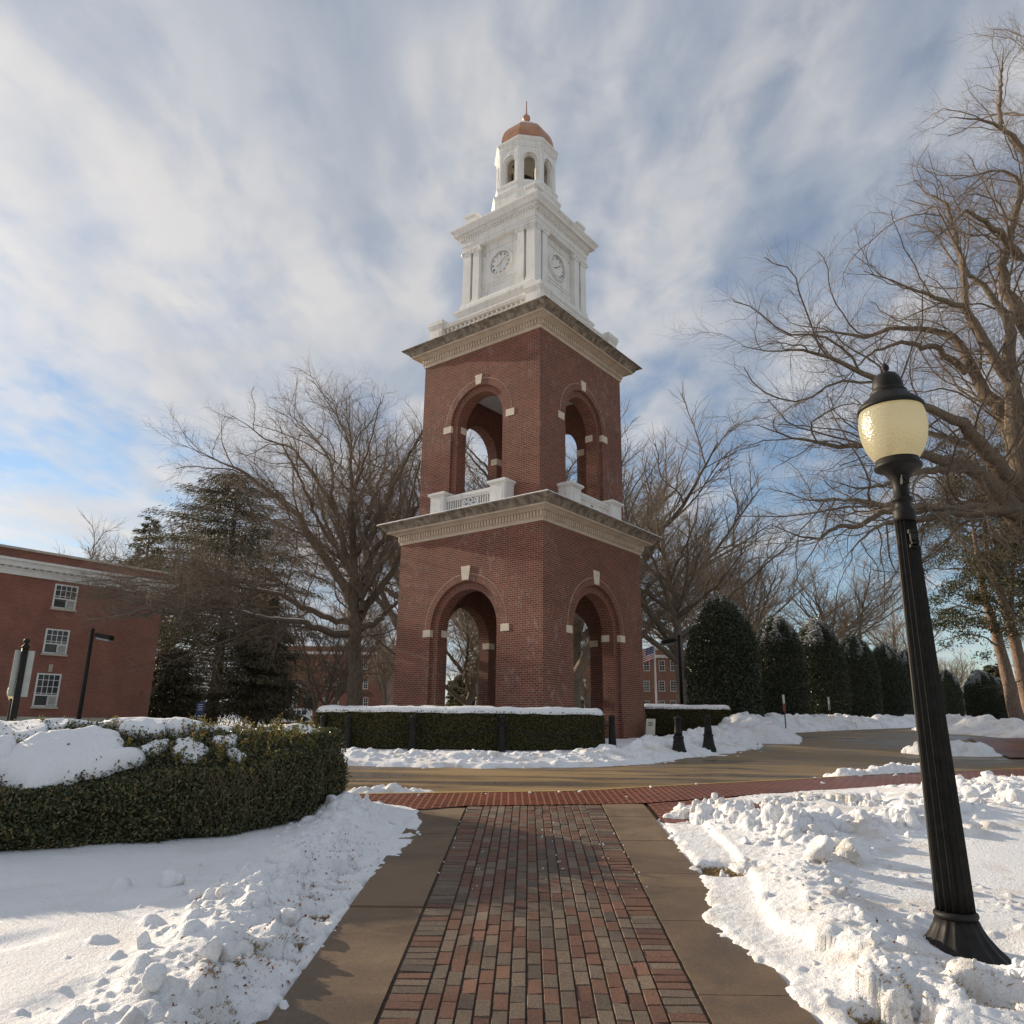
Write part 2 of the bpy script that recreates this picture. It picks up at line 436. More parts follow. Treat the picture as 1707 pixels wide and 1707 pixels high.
# brick sidewalk that crosses the head of the path, with a painted kerb
W_NEAR = np.array([(-14, 6.2), (-6, 8.3), (-1.05, 9.80), (-.51, 10.08), (1.18, 10.35), (1.76, 10.49), (3.57, 11.45), (6.08, 12.61), (9.28, 14.54), (14, 17.6), (22, 22.5)])
W_FAR = np.array([(-14, 7.9), (-6, 9.85), (-2.08, 10.95), (-.4, 11.28), (.6, 11.46), (1.31, 11.67), (4.36, 13.31), (7.24, 14.95), (10.5, 16.44), (14.4, 18.7), (21, 22.9)])
def near_y(x): return np.interp(x, W_NEAR[:, 0], W_NEAR[:, 1])
def far_y(x): return np.interp(x, W_FAR[:, 0], W_FAR[:, 1])
def strip(name, xs, ws, m, dz):
    X, W = np.meshgrid(xs, ws)
    Y = near_y(X)*(1-W)+far_y(X)*W
    V = np.stack([X.ravel(), Y.ravel(), (G(X, Y)+dz).ravel()], 1); k = len(xs)
    i = (np.arange(len(ws)-1)[:, None]*k+np.arange(k-1)[None]).ravel()
    F = np.stack([i, i+1, i+k+1, i+k], 1)
    U = np.stack([(X*1.08).ravel(), (W*1.25).ravel()], 1)[:, ::-1]
    o = np_mesh(name, V, F, m, uv=U[F.ravel()]); o['kind'] = 'structure'
    return o
strip('brick_sidewalk', np.arange(-13.9, 20, .1), np.linspace(0, .97, 9), M_['redwalk'], .012)
kb = MB(); xs = np.arange(-13.9, 20, .15)
for a, b in zip(xs[:-1], xs[1:]):
    q = [(x, near_y(x)*.03+far_y(x)*.97) for x in (a, b)]; r = [(x, far_y(x)+.03) for x in (a, b)]
    zt = .0155
    kb.face([(*q[0], G(*q[0])+zt), (*q[1], G(*q[1])+zt), (*r[1], G(*r[1])+zt), (*r[0], G(*r[0])+zt)])
    kb.face([(*r[0], G(*r[0])+zt), (*r[1], G(*r[1])+zt), (*r[1], G(*r[1])-.15), (*r[0], G(*r[0])-.15)])
kb.build('kerb', M_['yellow'])['kind'] = 'structure'
def lawn_pos(X, Y): return X, Y*(far_y(X)-.2) - (1-Y)*6
sheet('lawn', np.arange(-14, 16, .25), np.linspace(0, 1, 40), lambda x, y: G(x, y)-.03, M_['lawn'], pos=lawn_pos)
# the paved corner beside the path
def quad_patch(name, c, m, dz, nx=14, ny=14):
    c = np.array(c, float); s = np.linspace(0, 1, nx); w = np.linspace(0, 1, ny); Sx, Wy = np.meshgrid(s, w)
    P = (c[0][None, None]*(1-Sx[..., None])+c[1][None, None]*Sx[..., None])*(1-Wy[..., None])+(c[3][None, None]*(1-Sx[..., None])+c[2][None, None]*Sx[..., None])*Wy[..., None]
    X, Y = P[..., 0], P[..., 1]
    V = np.stack([X.ravel(), Y.ravel(), (G(X, Y)+dz).ravel()], 1)
    i = (np.arange(ny-1)[:, None]*nx+np.arange(nx-1)[None]).ravel(); F = np.stack([i, i+1, i+nx+1, i+nx], 1)
    o = np_mesh(name, V, F, m, uv=V[F.ravel()][:, :2]); o['kind'] = 'structure'; return o
quad_patch('paved_corner', [(1.72, 8.5), (3.4, 9.6), (3.6, 11.44), (1.78, 10.47)], M_['redwalk'], .004)
quad_patch('brick_crossing', [(12.6, 20.2), (24, 21.0), (32, 30.5), (15.6, 27.2)], M_['redwalk'], -.045)

# the path: centre strip of pavers between two concrete borders; s across, y along
def pc(y): return .195 + .0235*(np.asarray(y, float)-4.41)
HW, HWO = .835, 1.385
bed = MB()
ysb = np.linspace(1.2, 10.36, 30)
for a, b in zip(ysb[:-1], ysb[1:]):
    bed.face([(pc(a)-HW-.03, a, G(0, a)-.008), (pc(a)+HW+.03, a, G(0, a)-.008), (pc(b)+HW+.03, b, G(0, b)-.008), (pc(b)-HW-.03, b, G(0, b)-.008)])
bed.build('path_bed', M_['joint'])['kind'] = 'structure'
rng = np.random.default_rng(11)
pv = []
def paver(s0, s1, y0, y1):
    dz = rng.normal(0, .0016); tl = rng.normal(0, .0012, 2); g = .0026; bv = .005
    c = []
    for (s, y, sx, sy) in ((s0, y0, 1, 1), (s1, y0, -1, 1), (s1, y1, -1, -1), (s0, y1, 1, -1)):
        c.append((s+sx*g, y+sy*g, -.012, 0)); 
    for (s, y, sx, sy) in ((s0, y0, 1, 1), (s1, y0, -1, 1), (s1, y1, -1, -1), (s0, y1, 1, -1)):
        c.append((s+sx*(g+bv), y+sy*(g+bv), .004+dz+tl[0]*sx+tl[1]*sy, 1))
    pv.append([(pc(y)+s, y, float(G(0, y))+z) for s, y, z, _ in c])
def end_y(s): return 10.08+.16*(s+HW)
cw = (2*HW-.40)/14
for side in (-1, 1):
    y = 1.2
    s0, s1 = (-HW, -HW+.2) if side < 0 else (HW-.2, HW)
    while y < end_y(s0)-.02:
        d = .0975+rng.normal(0, .0012); paver(s0, s1, y, min(y+d, end_y((s0+s1)/2))); y += d
for k in range(14):
    s0 = -HW+.2+k*cw; y = 1.2-(.1 if k % 2 else 0)-rng.uniform(0, .03)
    while y < end_y(s0)-.03:
        d = .197+rng.normal(0, .003); paver(s0, s0+cw, y, min(y+d, end_y(s0+cw/2))); y += d
pv = np.array(pv); nP = len(pv)
Fq = np.array([(4, 5, 6, 7), (0, 1, 5, 4), (1, 2, 6, 5), (2, 3, 7, 6), (3, 0, 4, 7)])
F = (np.arange(nP)[:, None, None]*8+Fq[None]).reshape(-1, 4)
np_mesh('brick_path', pv.reshape(-1, 3), F, M_['paver'])['kind'] = 'structure'
for side, nm in ((-1, 'concrete_border'), (1, 'concrete_border')):
    cb = MB(); y = 1.3 if side < 0 else 1.1
    while y < 10.2:
        d = 1.22+rng.normal(0, .03); y1 = min(y+d, end_y(side*HWO)-.004)
        if y1-y < .1: break
        a, b = (side*(HW+.016), side*HWO)
        dzz = rng.normal(0, .002)
        ysub = np.linspace(y+.006, y1-.006, 4)
        for q0, q1 in zip(ysub[:-1], ysub[1:]):
            cb.face([(pc(q0)+a, q0, G(0, q0)+.005+dzz), (pc(q0)+b, q0, G(0, q0)+.005+dzz), (pc(q1)+b, q1, G(0, q1)+.005+dzz), (pc(q1)+a, q1, G(0, q1)+.005+dzz)])
        for q0, sgn in ((y+.006, 1), (y1-.006, -1)):
            cb.face([(pc(q0)+a, q0, G(0, q0)+.005+dzz), (pc(q0)+b, q0, G(0, q0)+.005+dzz), (pc(q0)+b, q0, G(0, q0)-.06), (pc(q0)+a, q0, G(0, q0)-.06)])
        for e in (a, b):
            for q0, q1 in zip(ysub[:-1], ysub[1:]):
                cb.face([(pc(q0)+e, q0, G(0, q0)+.005+dzz), (pc(q1)+e, q1, G(0, q1)+.005+dzz), (pc(q1)+e, q1, G(0, q1)-.06), (pc(q0)+e, q0, G(0, q0)-.06)])
        y = y1
    cb.build(nm, M_['concrete'])['kind'] = 'structure'
    jb = MB()
    for a_, b_ in zip(ysb[:-1], ysb[1:]):
        s0, s1 = side*HW*.99, side*HWO*.998
        jb.face([(pc(a_)+s0, a_, G(0, a_)-.013), (pc(a_)+s1, a_, G(0, a_)-.013), (pc(b_)+s1, b_, G(0, b_)-.013), (pc(b_)+s0, b_, G(0, b_)-.013)])
    jb.build('border_bed', M_['joint'])['kind'] = 'structure'

# ------------------------------------------------------------------ snow fields
def put_lumps(X, Y, Z, lumps, step):
    """chunky ploughed lumps pressed into a height field; lumps: (x, y, r, h, stretch, angle)"""
    x0, y0 = X[0, 0], Y[0, 0]; Z0 = Z.copy()
    for (cx, cy, r, h, st, an, sd) in lumps:
        R = r*st*1.35; i0, i1 = int((cy-R-y0)/step), int((cy+R-y0)/step)+2; j0, j1 = int((cx-R-x0)/step), int((cx+R-x0)/step)+2
        i0, j0 = max(i0, 0), max(j0, 0)
        if i1 <= i0+1 or j1 <= j0+1 or i0 >= X.shape[0] or j0 >= X.shape[1]: continue
        xs, ys = X[i0:i1, j0:j1]-cx, Y[i0:i1, j0:j1]-cy
        if xs.size == 0: continue
        ca, sa = math.cos(an), math.sin(an); u, w = (ca*xs+sa*ys)/st, -sa*xs+ca*ys
        wob = 1+.85*(fbm(xs/r*1.1+sd, ys/r*1.1-sd, 4, int(sd*7) % 97, .6)-.5)
        d = (np.abs(u/r)**2.4+np.abs(w/r)**2.4)**(1/2.4)/wob
        ic, jc = min(max(int((cy-y0)/step), 0), X.shape[0]-1), min(max(int((cx-x0)/step), 0), X.shape[1]-1)
        base = Z0[ic, jc]+min(Z[ic, jc]-Z0[ic, jc], .06)*.7-.30*h
        cap = base+h*1.15*np.clip(1-d**2, 0, 1)**.62*(.85+.4*fbm(xs/r*1.6+sd, ys/r*1.6, 3, 5)) + .40*h*(fbm(xs/r*3.2-sd, ys/r*3.2+sd, 4, 9, .6)-.5)*np.clip(1-d, 0, 1)**.3
        if int(sd*131) % 10 < 6:                    # a broken crust: flat facets instead of a dome
            rk = np.random.default_rng(int(sd*1000)); pl = np.full(u.shape, rk.uniform(.75, 1.0))
            for _ in range(5):
                q = rk.uniform(0, 6.28); pl = np.minimum(pl, rk.uniform(.75, 1.15)-rk.uniform(.25, 1.3)*(math.cos(q)*u+math.sin(q)*w)/r)
            cap = base+h*1.15*np.clip(pl, 0, 1.2)*np.clip((1-d)*2.4, 0, 1)**.8 + .22*h*(fbm(xs/r*4-sd, ys/r*4+sd, 3, 9, .6)-.5)
        Z[i0:i1, j0:j1] = np.where(d < 1, np.maximum(Z[i0:i1, j0:j1], cap), Z[i0:i1, j0:j1])
def along(poly, n, spread, rng, seg=None):
    p = np.array(poly, float); d = np.r_[0, np.cumsum(np.linalg.norm(np.diff(p, axis=0), axis=1))]
    s = rng.uniform(0, d[-1], n); x = np.interp(s, d, p[:, 0]); y = np.interp(s, d, p[:, 1])
    return x+rng.normal(0, spread, n), y+rng.normal(0, spread, n)
def ridge_dist(X, Y, poly):
    best = np.full(X.shape, 1e9)
    p = np.array(poly, float)
    for a, b in zip(p[:-1], p[1:]):
        ab = b-a; k = np.clip(((X-a[0])*ab[0]+(Y-a[1])*ab[1])/(ab@ab), 0, 1)
        best = np.minimum(best, np.hypot(X-a[0]-k*ab[0], Y-a[1]-k*ab[1]))
    return best
def lump_list(poly, n, spread, rlo, rhi, rng, hk=.75):
    x, y = along(poly, n, spread, rng); r = rlo*(rhi/rlo)**(rng.uniform(0, 1, n)**1.7)
    o = np.argsort(-r)
    return [(x[i], y[i], r[i], r[i]*hk*rng.uniform(.6, 1.3), rng.uniform(1, 1.5), rng.uniform(0, 6.28), rng.uniform(0, 50)) for i in o]
STEP = .016
# snow beside the hedge
xs, ys = np.arange(-8.2, -.86, STEP), np.arange(1.6, 11.3, STEP)
X, Y = np.meshgrid(xs, ys)
eL = np.interp(Y, [1.5, 4.4, 4.92, 5.59, 6.35, 7.18, 8.42, 9.66, 11], [-1.26, -1.19, -1.17, -1.12, -1.15, -1.05, -.86, -.98, -1.05])
d1 = eL-X; d2 = (10.68-.76*(X+2.2))-Y
de = np.minimum(d1, d2) + .16*(fbm(X*5, Y*5, 4, 3)-.5) + .10*(fbm(X*16, Y*16, 3, 8)-.5)
RL = [(-1.9, 1.6), (-1.75, 3.6), (-1.72, 4.74), (-1.85, 6.3), (-1.74, 7.34), (-1.68, 8.6), (-1.92, 9.6), (-2.2, 10.1)]
rd = ridge_dist(X, Y, RL)
side_in = sstep(.05, .6, d1)
th = .055*sstep(-.03, .10, de) + .05*sstep(.25, 1.0, de)
patchy = np.exp(-((d1-.25)/.22)**2)*(1-sstep(7.0, 8.2, Y)) + 1.1*np.exp(-((d1-.06)/.16)**2)*sstep(7.6, 8.2, Y)*(1-sstep(9.2, 9.8, Y))
th = th - patchy*.075*sstep(.47, .66, fbm(X*7, Y*7, 5, 21)) + .012*(fbm(X*22, Y*22, 3, 4)-.5)*(1-sstep(.6, 1.2, d1))
th += .035*(fbm(X*.9+3, Y*1.6, 3, 12)-.5)*side_in + .012*(fbm(X*3, Y*6, 3, 15)-.5)*side_in
th += (.05+.09*fbm(X*1.5, Y*1.5, 3, 31))*np.exp(-(rd/.30)**2)*sstep(.0, .35, de)
th -= .14*sstep(.0, -.25, de)
# a rise of drifted snow against the foot of the hedge
Z = G(X, Y)+th-.03
for (fx, fy, fr, fa) in [(-3.7, 6.35, .12, .2), (-3.2, 6.2, .10, .5), (-2.75, 5.9, .11, .3), (-3.45, 5.75, .10, .4), (-4.1, 6.5, .09, .1), (-2.5, 6.5, .09, .3), (-3.0, 5.2, .12, .7), (-2.2, 4.4, .14, .9)]:
    ca, sa = math.cos(fa), math.sin(fa); u = ((X-fx)*ca+(Y-fy)*sa)/2.0; w = -(X-fx)*sa+(Y-fy)*ca
    Z -= .028*np.exp(-((u*u+w*w)/fr**2)**1.5)
rg = np.random.default_rng(5)
put_lumps(X, Y, Z, lump_list(RL, 34, .20, .08, .17, rg, .5), STEP)
put_lumps(X, Y, Z, lump_list(RL, 190, .22, .03, .10, rg, .7), STEP)
put_lumps(X, Y, Z, lump_list(RL, 1500, .27, .012, .045, rg, .9), STEP)
put_lumps(X, Y, Z, lump_list([(-1.6, 9.2), (-2.05, 10.1), (-1.9, 10.1)], 40, .16, .025, .09, rg, .7), STEP)
put_lumps(X, Y, Z, [(-2.32, 5.6, .10, .07, 1.1, .5, 3.), (-2.9, 6.3, .08, .09, 1, .2, 9.), (-2.45, 5.2, .09, .06, 1.3, .1, 5.)], STEP)
Z += .022*(fbm(X*22, Y*22, 3, 44, .65)-.5)*np.exp(-(rd/.6)**2)
ZL = (X, Y, Z)
n_, k_ = X.shape; i = (np.arange(n_-1)[:, None]*k_+np.arange(k_-1)[None]).ravel()
np_mesh('snow_field', np.stack([X.ravel(), Y.ravel(), Z.ravel()], 1), np.stack([i, i+1, i+k_+1, i+k_], 1), M_['snow'], smooth=True)['kind'] = 'structure'
# snow around the lamp post
xs, ys = np.arange(1.2, 11.5, STEP), np.arange(1.6, 15.6, STEP)
X, Y = np.meshgrid(xs, ys)
eR = np.interp(Y, [1.5, 4.47, 4.8, 4.95, 5.26, 5.62, 5.95, 6.93, 7.71, 8.86, 9.4, 10.05, 12], [1.62, 1.57, 1.50, 1.62, 1.50, 1.36, 1.36, 1.58, 1.64, 1.66, 1.72, 2.0, 2.6])
yl = np.interp(X, [1.5, 2.0, 3.3, 6, 9.3, 12], [9.85, 10.12, 11.28, 12.6, 14.5, 16.4])
d1 = X-eR; d2 = (yl-Y)*.8
de = np.minimum(d1, d2) + .16*(fbm(X*4, Y*4, 4, 73)-.5) + .10*(fbm(X*15, Y*15, 3, 78)-.5)
RR = [(2.2, 9.6), (2.45, 9.1), (2.75, 8.4), (2.75, 7.4), (2.3, 6.6), (2.2, 5.7), (2.15, 5.0), (2.1, 4.5), (2.6, 4.55), (3.3, 4.6), (4.2, 4.4)]
R2 = [(2.75, 8.4), (3.4, 8.6), (4.2, 8.7), (5.0, 9.2)]
rd = np.minimum(ridge_dist(X, Y, RR), ridge_dist(X, Y, R2))
th = .06*sstep(-.03, .10, de) + .05*sstep(.42, .50, d1+.04*(fbm(X*2, Y*2, 2, 5)-.5))*sstep(.2, .6, d2)
th += .03*(fbm(X*1.1, Y*1.1, 3, 61)-.5)*sstep(.3, .8, de)+.012*(fbm(X*20, Y*20, 3, 64)-.5)*(1-sstep(.5, 1.3, d1))
th += (.04+.10*fbm(X*1.7, Y*1.7, 3, 66))*np.exp(-(rd/.30)**2)*sstep(.1, .45, de)
mound = np.exp(-(((X-6.5)/1.5)**2+((Y-10.2)/1.3)**2)) + .55*np.exp(-(((X-5.2)/.9)**2+((Y-8.7)/.7)**2)) + .5*np.exp(-(((X-8.5)/1.6)**2+((Y-12.2)/1.2)**2))
th -= .10*np.exp(-(np.hypot(X-3.05, Y-5.32)/.36)**4)
th += .22*mound*sstep(0, .8, d2)*(.75+.5*fbm(X*1.6, Y*1.6, 3, 69))
for (gx_, gy_, gr) in [(2.0, 9.35, .22), (1.85, 7.25, .20), (3.1, 10.1, .50), (4.4, 10.2, .3), (2.0, 4.40, .2)]:
    th -= .17*np.exp(-(np.hypot(X-gx_, (Y-gy_)*1.0)/gr)**4)*sstep(.30, .55, fbm(X*6, Y*6, 4, 90))
th -= .14*sstep(.0, -.25, de)
Z = G(X, Y)+th-.03
rg = np.random.default_rng(8)
RU = [(2.3, 9.5), (2.6, 8.9), (2.9, 8.2), (3.0, 7.6)]
put_lumps(X, Y, Z, lump_list(RU, 26, .22, .08, .16, rg, .9), STEP)
put_lumps(X, Y, Z, lump_list(R2, 30, .18, .07, .17, rg, .9), STEP)
put_lumps(X, Y, Z, lump_list(RR, 26, .14, .06, .13, rg, .4), STEP)
put_lumps(X, Y, Z, lump_list([(5.0, 9.2), (6.2, 10.2), (7.4, 11.2), (8.8, 12.2), (10, 13.4)], 90, .55, .06, .22, rg, .55), STEP)
put_lumps(X, Y, Z, lump_list(RR+[(2.3, 6.6)], 150, .16, .025, .08, rg, .65), STEP)
put_lumps(X, Y, Z, lump_list(RU+R2, 170, .24, .03, .10, rg, .9), STEP)
put_lumps(X, Y, Z, lump_list([(1.8, 4.75), (2.3, 4.6), (3.2, 4.55), (4.2, 4.4)], 110, .12, .025, .085, rg, .55), STEP)
put_lumps(X, Y, Z, lump_list([(2.4, 9.9), (3.6, 10.9), (6, 12.2), (9, 13.9)], 120, .16, .02, .06, rg, .6), STEP)
put_lumps(X, Y, Z, lump_list([(5.0, 9.2), (6.2, 10.2), (7.4, 11.2), (8.8, 12.2), (10, 13.4)], 600, .6, .02, .09, rg, .7), STEP)
put_lumps(X, Y, Z, lump_list(RR+RU[::-1]+R2, 1300, .22, .012, .04, rg, .75), STEP)
Z += .022*(fbm(X*22, Y*22, 3, 47, .65)-.5)*np.exp(-(rd/.6)**2)
for (gx_, gy_, gr) in [(2.05, 9.35, .20), (1.90, 7.25, .19), (3.0, 10.2, .50), (3.9, 10.75, .35), (4.6, 10.6, .25), (1.95, 4.45, .16), (2.5, 4.45, .14), (3.4, 9.5, .15)]:
    m_ = np.exp(-(np.hypot((X-gx_)*.7, Y-gy_)/gr)**2.4)*sstep(.30, .62, fbm(X*6, Y*6, 5, 90, .6)); m_ = sstep(.10, .9, m_); Z = Z*(1-m_)+(G(X, Y)-.042)*m_
ZR = (X, Y, Z)
n_, k_ = X.shape; i = (np.arange(n_-1)[:, None]*k_+np.arange(k_-1)[None]).ravel()
np_mesh('snow_field', np.stack([X.ravel(), Y.ravel(), Z.ravel()], 1), np.stack([i, i+1, i+k_+1, i+k_], 1), M_['snow_dirty'], smooth=True)['kind'] = 'structure'
def snow_z(x, y):
    for (X, Y, Z) in (ZL, ZR):
        if X[0, 0] <= x <= X[0, -1] and Y[0, 0] <= y <= Y[-1, 0]:
            return float(Z[int((y-Y[0, 0])/STEP), int((x-X[0, 0])/STEP)])
    return float(G(x, y))
# the island round the tower: bank along the road, flat snow behind
ST2 = .035
ROAD_FAR = np.array([(-9, 16.6), (-3.33, 16.07), (-.56, 15.85), (1.88, 16.55), (3.0, 17.4), (3.74, 18.46), (5.2, 20.3), (6.55, 22.33), (8.0, 25.5), (8.6, 29)])
xs, ys = np.arange(-7.5, 8.6, ST2), np.arange(15.3, 27.5, ST2)
X, Y = np.meshgrid(xs, ys)
rd = ridge_dist(X, Y, ROAD_FAR); ins = np.where(Y > np.interp(X, ROAD_FAR[:, 0], ROAD_FAR[:, 1]), 1, -1)
de = rd*ins + .25*(fbm(X*2.5, Y*2.5, 4, 101)-.5)
th = .09*sstep(0, .3, de)+(.11+.10*fbm(X*1.2, Y*1.2, 3, 103))*np.exp(-((de-1.1)/.55)**2)+.04*(fbm(X*2, Y*2, 3, 105)-.5)
th += .30*sstep(2.6, 3.6, X)*np.exp(-((de-1.6)/1.1)**2)*fbm(X*.9, Y*.9, 2, 110)
Z = G(X, Y)+th-.10
rg = np.random.default_rng(14)
off = ROAD_FAR+np.array([-.25, .95])
put_lumps(X, Y, Z, lump_list(off[1:], 300, .30, .05, .14, rg, .7), ST2)
put_lumps(X, Y, Z, lump_list(off[4:]+np.array([-.6, .2]), 130, .5, .06, .26, rg, .8), ST2)
put_lumps(X, Y, Z, lump_list(off[1:], 1500, .4, .025, .07, rg, .8), ST2)
ZI = (X, Y, Z)
n_, k_ = X.shape; i = (np.arange(n_-1)[:, None]*k_+np.arange(k_-1)[None]).ravel()
np_mesh('snow_island', np.stack([X.ravel(), Y.ravel(), Z.ravel()], 1), np.stack([i, i+1, i+k_+1, i+k_], 1), M_['snow_dirty'], smooth=True)['kind'] = 'structure'
def island_z(x, y):
    X, Y, Z = ZI; return float(Z[int(np.clip((y-Y[0, 0])/ST2, 0, Z.shape[0]-1)), int(np.clip((x-X[0, 0])/ST2, 0, Z.shape[1]-1))])
def bank(name, poly, wid, hgt, seed, res=.07, m='snow_dirty', lumps=None):
    p = np.array(poly, float); d = np.r_[0, np.cumsum(np.linalg.norm(np.diff(p, axis=0), axis=1))]
    s = np.arange(0, d[-1], res); w = np.arange(-wid, wid+res, res)
    px, py = np.interp(s, d, p[:, 0]), np.interp(s, d, p[:, 1]); tx, ty = np.gradient(px), np.gradient(py); ln = np.hypot(tx, ty); tx, ty = tx/ln, ty/ln
    S, W = np.meshgrid(s, w)
    prof = np.exp(-(W/(wid*.55))**2)*sstep(0, .4, S)*sstep(0, .4, d[-1]-S)
    H = hgt*prof*(.45+1.0*fbm(S*.9+seed, W*1.2, 3, seed))+.10*(fbm(S*2, W*2, 3, seed+1)-.55)-.05
    tp = min(.5, .2*d[-1]); H -= .35*(1-sstep(0, tp, S)*sstep(0, tp, d[-1]-S))
    H -= .35*sstep(.75, 1.0, np.abs(W)/wid+.3*(fbm(S*2, W*2, 2, seed+4)-.5))
    rg = np.random.default_rng(seed)
    nl = int(d[-1]*26) if lumps is None else lumps
    ls = [(rg.uniform(.4, max(.41, d[-1]-.4)), np.clip(rg.normal(0, wid*.35), -wid*.7, wid*.7), r, r*.8, rg.uniform(1, 1.5), rg.uniform(0, 6), rg.uniform(0, 50)) for r in sorted(rg.uniform(.3, 1, nl)**2.4*min(.26, wid*.24), reverse=True)]
    put_lumps(S, W, H, ls, res)
    X = px[None]+(-ty[None])*W; Y = py[None]+tx[None]*W; Z = G(X, Y)+H
    n_, k_ = X.shape; i = (np.arange(n_-1)[:, None]*k_+np.arange(k_-1)[None]).ravel()
    o = np_mesh(name, np.stack([X.ravel(), Y.ravel(), Z.ravel()], 1), np.stack([i, i+1, i+k_+1, i+k_], 1), M_[m], smooth=True)
    o['kind'] = 'structure'
    return o
HOLLY = [(1210, 31.5, 5.15), (1307, 38.0, 5.1), (1374, 43, 5.5), (1437, 49, 5.2), (1487, 56, 5.3), (1522, 64, 5.5), (1551, 73, 5.5), (1588, 88, 5.6)]
hp = [aty(u, 1205, y)[:2] for u, y, h in HOLLY]
bank('snow_bank', [(7.6, 24.4), (8.4, 26.6)]+[(p[0]-.3+.2*i, p[1]-2.6) for i, p in enumerate(hp)], 1.5, .55, 41, .07)
bank('snow_bank', [aty(1568, 1222, 40)[:2], aty(1600, 1225, 34)[:2], aty(1650, 1222, 31)[:2], aty(1707, 1222, 29)[:2], aty(1800, 1222, 27.5)[:2], aty(1900, 1222, 27)[:2]], 1.6, .55, 43, .06)
bank('snow_bank', [aty(1510, 1258, 21.4)[:2], aty(1570, 1255, 21.6)[:2], aty(1600, 1250, 21.8)[:2], aty(1655, 1256, 20.6)[:2]], .85, .22, 47, .04)
bank('snow_bank', [aty(1370, 1300, 14.2)[:2], aty(1460, 1296, 14.9)[:2], aty(1590, 1288, 15.9)[:2]], .40, .17, 49, .03, lumps=160)
bank('snow_bank', [aty(540, 1320, 11.25)[:2], aty(640, 1319, 11.40)[:2], aty(760, 1318, 11.62)[:2]], .30, .06, 53, .02, lumps=60)

# loose chunks of broken snow lying on the lawns, the walk and the road: nobody could count them
import bmesh
def ico(sub):
    b = bmesh.new(); bmesh.ops.create_icosphere(b, subdivisions=sub, radius=1); b.verts.ensure_lookup_table()
    V = np.array([v.co[:] for v in b.verts]); F = np.array([[v.index for v in f.verts] for f in b.faces]); b.free(); return V, F
ICV, ICF = ico(3)
def lump_shape(r, sd):
    rg = np.random.default_rng(sd)
    V = ICV*r*rg.uniform(.7, 1.15, 3)
    for _ in range(11):                            # knock flats into it like a broken crust
        n = rg.normal(size=3); n /= np.linalg.norm(n); lim = r*rg.uniform(.42, .72)
        ex = np.maximum(V@n-lim, 0); V = V-ex[:, None]*n*.97
    V = V*(1+.14*(fbm(V[:, 0]/r*2+sd, V[:, 1]/r*2+V[:, 2]/r*1.7, 4, sd)-.5)[:, None]*2)
    return V
cv, cf, nb = [], [], 0
def chunk(x, y, z, r, sd):
    global nb
    V = lump_shape(r, sd)+np.array([x, y, z+r*.35]); cv.append(V); cf.append(ICF+nb); nb += len(V)
rg = np.random.default_rng(23)
for poly, n, sp, lo, hi in ((RL, 60, .3, .02, .09), (RU, 50, .28, .025, .10), (R2, 34, .25, .025, .10), (RR, 60, .25, .015, .06), ([(5, 9.2), (7, 10.8), (9.5, 13)], 60, .6, .03, .14), ([(1.9, 4.6), (3.8, 4.5)], 40, .15, .015, .05)):
    x, y = along(poly, n, sp, rg)
    for a, b in zip(x, y): r = lo*(hi/lo)**(rg.uniform()**2); chunk(a, b, snow_z(a, b), r, int(rg.integers(1e6)))
for a, b, r in ((.7, 11.35, .03), (1.0, 11.42, .035), (.3, 11.25, .03), (2.1, 12.0, .03), (2.9, 12.5, .035), (5.3, 14.0, .07), (5.0, 12.9, .04), (-.3, 11.1, .02), (1.6, 11.0, .02), (6.9, 14.4, .05), (7.3, 15.1, .05), (-1.2, 10.9, .03)):
    chunk(a, b, float(G(a, b))-.07*(b > far_y(a)), r, int(rg.integers(1e6)))
for k in range(70):                                 # crumbs in the joints of the path
    y = rg.uniform(6.6, 10); s = rg.choice([-.83, -.5, .2, .05, .64, .84, .83])+rg.normal(0, .02); chunk(float(pc(y))+s, y, float(G(0, y))+.002, rg.uniform(.004, .011), int(rg.integers(1e6)))
o = np_mesh('snow_chunks', np.concatenate(cv), np.concatenate(cf), M_['snow_dirty'], smooth=True)
tag(o, 'broken chunks of crusted snow strewn over the lawns and walk', 'snow', kind='stuff')
for (x, y, r, sd, lab) in ((2.62, 6.98, .165, 7, 'big speckled block of dirty snow on the ploughed ridge by the lamp post'),
                           (-1.62, 4.72, .105, 12, 'angular white block of snow on the ridge beside the tan border'),
                           (4.15, 8.45, .13, 31, 'squarish crust of snow standing at the end of the cross ridge'),
                           (-2.55, 6.35, .10, 17, 'pointed lump of snow alone on the smooth lawn before the hedge'),
                           (-1.45, 5.65, .09, 19, 'round snow lump half way up the ridge near the leaf litter')):
    V = lump_shape(r, sd); V[:, 2] *= .9
    o = np_mesh('snow_lump', V, ICF, M_['snow_dirty'], smooth=True); o.location = (x, y, snow_z(x, y)+r*.35)
    tag(o, lab, 'snow lump', 'larger lumps of ploughed snow')

